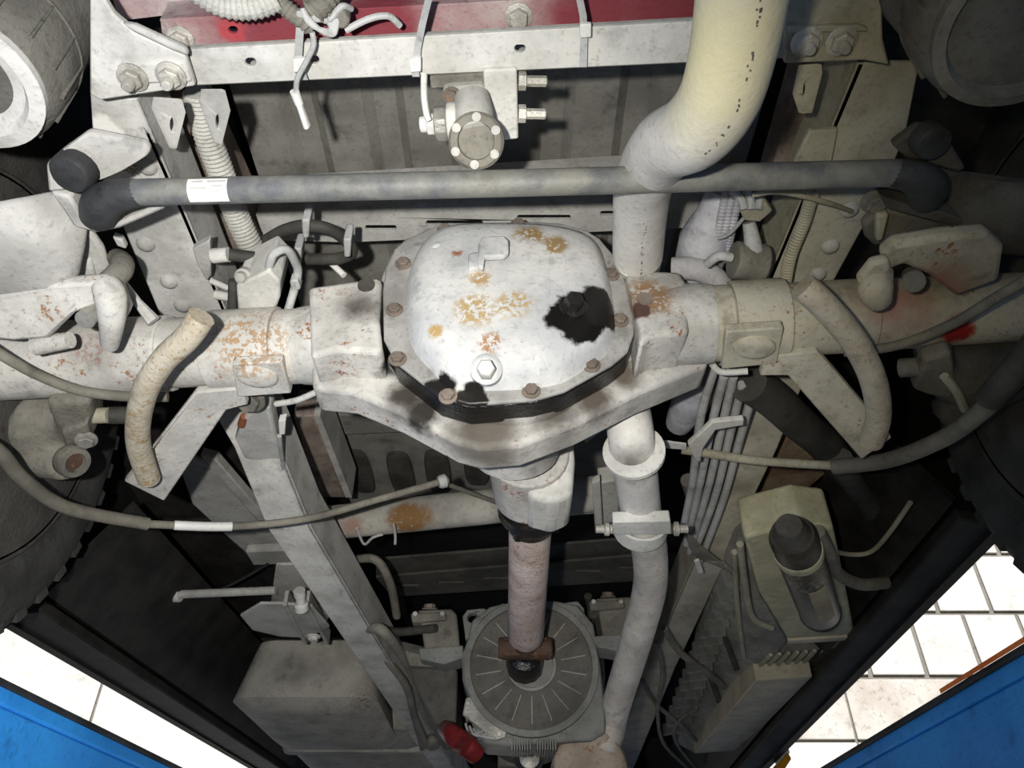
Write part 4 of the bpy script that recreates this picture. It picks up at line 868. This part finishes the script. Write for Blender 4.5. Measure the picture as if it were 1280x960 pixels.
# ------------------------------------------------------------------ flat cable loom on the right rail
for k, (a, b_, c_, d_) in enumerate((((905, 470), (890, 530), (876, 600), (858, 680)), ((917, 470), (901, 540), (885, 610), (862, 690)), ((928, 480), (912, 545), (894, 620), (868, 690)), ((895, 455), (876, 520), (866, 600), (854, 660)), ((940, 495), (924, 552), (904, 625), (876, 700)))):
    hose('loom_cable', [(a[0], a[1], .60), (b_[0], b_[1], .60), (c_[0], c_[1], .59), (d_[0], d_[1], .58)], .0062, cablel, 'pale flat cable in the right rail bundle, ' + ('third from the rail', 'second from the rail', 'next to the one touching the rail', 'farthest from the rail', 'touching the rail')[k], 'cable', 6, 8, 'cables beside the right rail')
for k in range(5):
    pts = [(856 + k * 3, 655 + k * 5, .58), (866 + k * 3, 686, .575), (880 + k * 6, 698 + k * 2, .575), (905 + k * 3, 704 + k * 3, .57)]
    hose('loom_cable', pts, .0045, cablem, ('lowest', 'second', 'middle', 'fourth', 'uppermost')[k] + ' of the thin grey cables knotted over the right rail', 'cable', 6, 8, 'thin cables knotted over the right rail')
tagm = thing('cable_tag', 'small white tag on the knotted cables over the right rail', 'tag', H(873, 708, .64)); MB().plate([(868, 702), (874, 700), (880, 716), (873, 718)], .565, .004).build('tag_plate', white, tagm, bevel=.001)
wl2 = thing('wrapped_loom', 'grey wrapped loom hanging between exhaust flange and flat cables', 'cable loom', H(860, 510, .68))
MB().tube(tp([(885, 470, .66), (865, 500, .66), (848, 530, .665)], 6), [.024, .028, .020], 16).build('wrap', foil, wl2, ang=70)
MB().tube(tp([(860, 600, .66), (872, 640, .665), (866, 690, .66), (858, 720, .66)], 6), [.013, .017, .015, .010], 12).build('branch', castm, wl2, ang=70)
lnk = MB().plate([(908, 462), (925, 460), (950, 500), (935, 545), (922, 540), (930, 505)], .63, .02).build('bracket_strut', foil, bevel=.004); tag(lnk, 'pale strut under the right axle collar beside flat cables', 'bracket')

# thick black hose under the right stop arm
hose('thick_hose', [(935, 478, .60), (965, 498, .61), (1000, 530, .62), (1030, 555, .63), (1052, 585, .64), (1072, 605, .66)], .026, hosed, 'thick dark rubber hose passing under the right stop arm', 'hose', 8, 20)
hose('coolant_pipe', [(1050, 575, .60), (1070, 610, .62), (1092, 640, .63), (1098, 690, .63), (1090, 740, .64), (1075, 780, .66)], .019, castd, 'dim coolant pipe descending right of the filter', 'pipe', 8, 16)
hose('coolant_hose', [(1022, 664, .50), (1036, 690, .50), (1046, 715, .505), (1075, 730, .51), (1108, 728, .52)], .0105, hosem, 'bent khaki hose leaving the top of the dark filter', 'hose', 8, 14)
hose('vent_pipe', [(1040, 688, .54), (1062, 693, .55), (1088, 690, .55), (1110, 668, .55), (1138, 628, .56)], .004, khaki, 'thin khaki vent pipe curving up right of the filter', 'pipe')
rb = thing('inner_guard', 'brown stained guard panel below the right stop arm', 'panel', H(980, 620, .70))
MB().plate([(985, 545), (1035, 590), (1000, 620), (965, 640), (940, 645), (920, 665)], .70, .02).build('panel', mat('rust_panel', (156, 140, 116), (124, 92, 76)), rb, bevel=.003)
MB().plate([(920, 648), (985, 640), (982, 662), (930, 672)], .66, .02).build('lower_flange', khaki, rb, bevel=.004)

# ------------------------------------------------------------------ khaki electronics case with filter, bottom right
kc = thing('electronics_case', 'long khaki case with finned side beside the right sill', 'case', H(980, 760, .52))
b1 = [(930, 672), (1000, 655), (1042, 660), (1070, 796), (985, 801), (948, 740)]
MB().plate(b1, .52, .07).build('upper_case', boxm, kc, bevel=.006, seg=3)
MB().plate([(985, 801), (1071, 796), (1070, 800), (985, 806)], .515, .05).build('end_lip', boxb, kc, bevel=.002)
MB().plate([(978, 815), (1068, 808), (1030, 838), (930, 846)], .535, .05).build('grille_section', castm, kc, bevel=.003)
for k in range(7):
    MB().plate([(962 + k * 11, 820 - k), (966 + k * 11, 820 - k), (948 + k * 11, 838 - k * .6), (944 + k * 11, 838 - k * .6)], .529, .006).build('grille_bar', boxm, kc)
MB().plate([(945, 851), (1016, 846), (925, 938), (868, 942)], .50, .07).build('lower_case', boxb, kc, bevel=.003)
MB().plate([(930, 672), (948, 740), (985, 801), (945, 851), (868, 942), (846, 930), (862, 850), (880, 760), (905, 690)], [.56, .55, .54, .53, .52, .58, .60, .62, .60], .03).build('finned_side', boxs, kc, bevel=.004)
for k in range(16):
    y = 750 + k * 11; x = 915 - k * 4.2
    MB().plate([(x - 22, y + 2), (x + 10, y - 2), (x + 9, y + 1), (x - 23, y + 5)], [.585, .548, .548, .585], .03).build('side_fin', boxs, kc)
MB().tube(tp([(925, 680, .53), (930, 720, .525), (940, 770, .52), (965, 785, .515)], 6), .006, 10).build('side_pipe', khaki, kc)
MB().tube(tp([(918, 690, .54), (922, 760, .54), (930, 820, .53)], 6), .005, 10).build('side_pipe', khaki, kc)
for k in range(2):
    MB().plate([(905 - k * 22, 805 + k * 40), (912 - k * 22, 808 + k * 40), (925 - k * 22, 838 + k * 40), (918 - k * 22, 840 + k * 40)], .545, .02).build('socket_strip', castd, kc, bevel=.002)
ft = thing('filter_canister', 'dark filter canister with paper label strapped under the khaki case', 'filter', H(1010, 720, .48))
f0, f1 = H(990, 668, .485), H(1026, 768, .480); fdir = (f1 - f0).normalized()
MB().tube([f0, f0 + fdir * .012, f1 - fdir * .02, f1], [.030, .034, .034, .026], 28).build('canister', mat('filter_paint', (74, 70, 60), (50, 47, 40), rough=.5, stains=((f0.lerp(f1, .3) - UP * .03, .045, (132, 124, 96), 1.0, None, .3),)), ft)
MB().lathe([(.035, 0), (.036, .003), (.036, .016), (.035, .019)], f0 + fdir * .05, fdir, 28).build('strap_band', boxm, ft)
MB().lathe([(.034, 0), (.035, .003), (.024, .006), (.022, .012), (0, .012)], f1 - fdir * .014, fdir, 28).build('end_cap', rubber, ft)
MB().tube([f0 - fdir * .03, f0 + fdir * .006], [.018, .028], 18).build('neck', castd, ft)
ang0 = []
u_ = fdir.cross(UP).normalized(); v_ = fdir.cross(u_)
if v_.z > 0: v_ = -v_
rings = []
for s_ in (.42, .82):
    p = f0.lerp(f1, s_); rings.append([p + (v_ * math.cos(a) + u_ * math.sin(a)) * .0343 for a in [math.radians(-5 + 6 * i) for i in range(9)]] + [p + (v_ * math.cos(a) + u_ * math.sin(a)) * .0350 for a in [math.radians(43 - 6 * i) for i in range(9)]])
lbq = MB().loft(rings).build('paper_label', mat('aged_label', (176, 168, 140), (150, 142, 116), rough=.7), ft)
sw = thing('sill_lamp', 'small amber marker lamp at the bottom edge near the right sill', 'lamp', Y(985, 952, 2.3))
MB().prism([Y(x, y, 2.3) for x, y in ((970, 958), (985, 940), (990, 948), (978, 966))], (0, .06, 0)).build('lens', mat('amber_lens', (226, 160, 40), (200, 130, 30), rough=.3), sw, bevel=.004)
MB().prism([Y(x, y, 2.31) for x, y in ((975, 948), (984, 930), (988, 940), (980, 954))], (0, .06, 0)).build('housing', white, sw, bevel=.004)

# ------------------------------------------------------------------ grey tank and brackets, bottom left
tk = thing('fluid_tank', 'grey rounded plastic tank left of the chassis rail', 'tank', H(385, 870, .42))
def rrect(pxs, h, k, d=(0, 0)):
    c = (sum(p[0] for p in pxs) / len(pxs), sum(p[1] for p in pxs) / len(pxs))
    return dense([H(c[0] + (x - c[0]) * k + d[0], c[1] + (y - c[1]) * k + d[1], h) for x, y in pxs], 3)
tx0, tx1 = Y(282, 885, 1.78).x, Y(470, 870, 1.78).x
def trr(x0, x1, y0, y1, h, ins, cr=.05):
    pts = []
    for cx, cy, a0 in ((x1 - cr, y1 - cr, 0), (x0 + cr, y1 - cr, 90), (x0 + cr, y0 + cr, 180), (x1 - cr, y0 + cr, 270)):
        for k in range(6):
            a = math.radians(a0 + 18 * k); pts.append(Vector((cx + math.cos(a) * (cr - ins), cy + math.sin(a) * (cr - ins), CZ + h)))
    return pts
MB().loft([trr(tx0 + .03, tx1 - .02, 1.80, 2.22, .446, .035), trr(tx0 + .015, tx1 - .01, 1.79, 2.23, .452, .014), trr(tx0, tx1, 1.775, 2.24, .47, 0), trr(tx0 + .03, tx1 - .02, 1.79, 2.24, .60, 0), trr(tx0 + .05, tx1 - .04, 1.83, 2.22, .63, .02)]).build('rear_shell', tankm, tk, ang=50)
MB().loft([trr(tx0 + .02, tx1 + .035, 2.12, 2.40, .470, .02), trr(tx0 + .01, tx1 + .045, 2.10, 2.42, .478, 0), trr(tx0 + .01, tx1 + .045, 2.10, 2.42, .62, 0)]).build('middle_shell', tankm, tk, ang=50)
MB().loft([trr(tx0 + .0, tx1 + .055, 2.30, 2.34, .464, .0, .018), trr(tx0 - .006, tx1 + .062, 2.294, 2.35, .474, 0, .018), trr(tx0 - .006, tx1 + .062, 2.294, 2.35, .60, 0, .018)]).build('seam_flange', tankm, tk, ang=50)
MB().loft([trr(tx0 + .03, tx1 + .085, 2.36, 2.85, .462, .03), trr(tx0 + .015, tx1 + .095, 2.35, 2.87, .474, .0), trr(tx0 + .015, tx1 + .095, 2.35, 2.87, .62, 0)]).build('front_shell', tankm, tk, ang=50)
tbk = thing('tank_bracket', 'pale folded bracket with bolts above the grey tank', 'bracket', H(370, 765, .54))
MB().plate([(300, 770), (325, 755), (350, 755), (390, 758), (412, 784), (385, 798), (350, 796), (315, 788)], .545, .006).build('wing', pale2, tbk, bevel=.002)
MB().plate([(345, 706), (385, 706), (412, 770), (405, 785), (338, 755)], .61, .006).build('back_plate', pale2, tbk, bevel=.002)
for dx in (0, 27):
    MB().prism([H(x + dx, y, .54) for x, y in ((353, 757), (358, 757), (384, 806), (380, 806))], (0, 0, .03)).build('clevis_cheek', pale2, tbk, bevel=.001)
MB().lathe([(.011, 0), (.011, .012), (.009, .014), (.009, .03), (.013, .032), (.013, .044)], H(374, 738, .55), (0, .9, -.5), 14).build('bolt', pale, tbk)
MB().bolt(H(392, 795, .54), -UP, .010).build('nut', pale, tbk)
lr2 = thing('tank_rod', 'grey horizontal rod ending in a collar left of the tank bracket', 'rod', H(270, 742, .60))
MB().tube([H(345, 738, .60), H(225, 743, .60)], .0085, 14).build('rod', pale2, lr2); MB().tube([H(226, 743, .60), H(206, 744, .60)], .0155, 16).build('collar', pale, lr2, bevel=.002)
MB().plate([(190, 720), (204, 722), (206, 760), (196, 768), (184, 745)], .60, .02).build('dark_pad', rubber, lr2, bevel=.004)
lk = thing('suspension_link', 'pale pressed link arm between left axle tube and chassis rail', 'link arm', H(335, 580, .62))
MB().plate([(293, 550), (305, 522), (322, 500), (338, 512), (345, 545), (358, 585), (370, 632), (382, 660), (342, 650), (318, 602)], [.60, .595, .59, .59, .60, .62, .64, .66, .66, .63], .03).build('arm', pale, lk, bevel=.006, seg=3)
MB().tube(tp([(349, 545, .60), (352, 570, .605), (356, 600, .612), (350, 622, .62)], 5), .0035, 8).build('sensor_wire', cablel, lk); MB().bolt(H(350, 626, .625), -UP, .006).build('bolt', steel, lk)
MB().plate([(348, 527), (357, 525), (356, 543), (349, 544)], .59, .012).build('clip', white, lk, bevel=.001)
MB().tube([H(306, 520, .60), H(302, 531, .60)], .006, 10).build('orange_plug', mat('terracotta', (160, 96, 66)), lk)
MB().bolt(H(312, 498, .57), (0, -.3, -1), .014).build('pivot_nut', castm, lk)
lg = thing('diagonal_brace', 'pale diagonal brace with dark edge left of the link arm', 'brace', H(270, 620, .72))
MB().plate([(215, 560), (268, 585), (330, 650), (355, 690), (310, 694), (285, 672), (240, 630)], .72, .01).build('plate', pale2, lg, bevel=.003)
MB().plate([(250, 570), (270, 575), (336, 650), (322, 652)], .70, .02).build('edge_flange', pale2, lg, bevel=.003)
MB().plate([(306, 690), (352, 688), (375, 690), (372, 705), (316, 707)], .70, .02).build('foot', pale2, lg, bevel=.004)
hose('thin_cable', [(184, 696, .68), (215, 712, .67), (240, 738, .66), (262, 742, .66), (300, 725, .67), (335, 705, .69)], .0032, rubber, 'black cable drooping over the grey rod near the left liner', 'cable')

# ------------------------------------------------------------------ wiring left of the motor
for k, (pts, r) in enumerate((([(440, 700, .64), (470, 700, .62), (488, 730, .60), (496, 770, .58)], .0085), ([(462, 785, .52), (478, 788, .505), (502, 818, .49), (522, 850, .475), (535, 878, .46), (550, 908, .44)], .0105), ([(468, 795, .52), (482, 822, .505), (508, 858, .485), (518, 895, .465), (534, 932, .45)], .0085), ([(472, 805, .53), (494, 842, .51), (512, 878, .49), (528, 935, .46)], .0075), ([(472, 786, .53), (500, 790, .525), (545, 785, .52)], .0085))):
    labs = ['grey hose curving down from the tubular crossmember left of the motor', 'thick dusty cable leading to the red boot left of the motor', 'dusty cable running between the left rail and motor wiring', 'thin dusty cable lying against the left rail near the motor', 'short dark hose entering the left motor mount']
    hose('power_cable', pts, r, cablem if k != 4 else hosed, labs[k], 'cable', 7, 12)
rbt = thing('red_boot', 'red insulated cable boot at the lower left of the motor', 'cable boot', Y(575, 925, 1.42))
MB().tube(spl([H(548, 904, .442), Y(562, 916, 1.40), Y(580, 930, 1.40), Y(596, 944, 1.42)], 5), [.012, .017, .020, .017], 14, sx=.8).build('boot', redpl, rbt, ang=60)
cs = thing('loom_sleeve', 'pale bunched sleeve of wires at the foot of the left rail', 'sleeve', H(540, 930, .54)); MB().blob(H(541, 928, .455), .020, .045, .018, 12, 8, .08).build('sleeve', cablem, cs, ang=80)
for i, (pts, lab) in enumerate((([(446, 660, .64), (455, 680, .63), (466, 672, .63), (478, 668, .63)], 'thin pale wire curl below the tubular crossmember'), ([(424, 690, .65), (436, 700, .64), (430, 716, .64), (420, 708, .65)], 'small pale wire loop beside the left rail'), ([(492, 655, .63), (494, 668, .62), (494, 680, .61)], 'short white tie end hanging from the rusty crossmember'))):
    hose('loose_wire', pts, .0026, cablel, lab, 'wire', 5, 8)
hose('motor_cable', [(735, 745, .60), (745, 790, .57), (752, 840, .55), (750, 880, .53), (742, 905, .52)], .008, hosed, 'dark hose looping down between motor and exhaust pipe', 'hose', 7, 12)
for i, (pts, r, lab) in enumerate((([(830, 785, .56), (850, 815, .55), (880, 838, .54), (905, 858, .53)], .008, 'dark cable crossing the right rail to the finned case'), ([(803, 850, .55), (820, 880, .54), (850, 905, .53), (870, 925, .52)], .006, 'dark cable crossing low to the foot of the finned case'), ([(820, 802, .55), (828, 840, .54), (822, 890, .53), (830, 930, .52), (860, 960, .51)], .005, 'thin cable drooping beside the exhaust at the bottom'), ([(870, 885, .53), (845, 905, .53), (846, 930, .52), (872, 962, .51)], .0045, 'thin looped cable at the bottom near the finned case'))):
    hose('power_cable', pts, r, cablem, lab, 'cable', 7, 10)

# brackets behind the exhaust clamp
bk = thing('hanger_bracket', 'grey exhaust hanger bracket behind the saddle clamp', 'bracket', H(760, 620, .66))
MB().plate([(748, 604), (772, 600), (775, 652), (752, 656)], .62, .03).build('block', pale2, bk, bevel=.003); MB().plate([(740, 605), (750, 600), (754, 664), (744, 666)], .60, .012).build('strap', pale2, bk, bevel=.002)
bk2 = thing('frame_brace', 'pale triangular brace left of the exhaust below the differential', 'brace', H(745, 530, .64)); MB().plate([(800, 492), (802, 500), (732, 556), (728, 548), (742, 522)], .63, .02).build('plate', pale2, bk2, bevel=.003)

for o in bpy.data.objects:
    if '_b' in o: del o['_b']
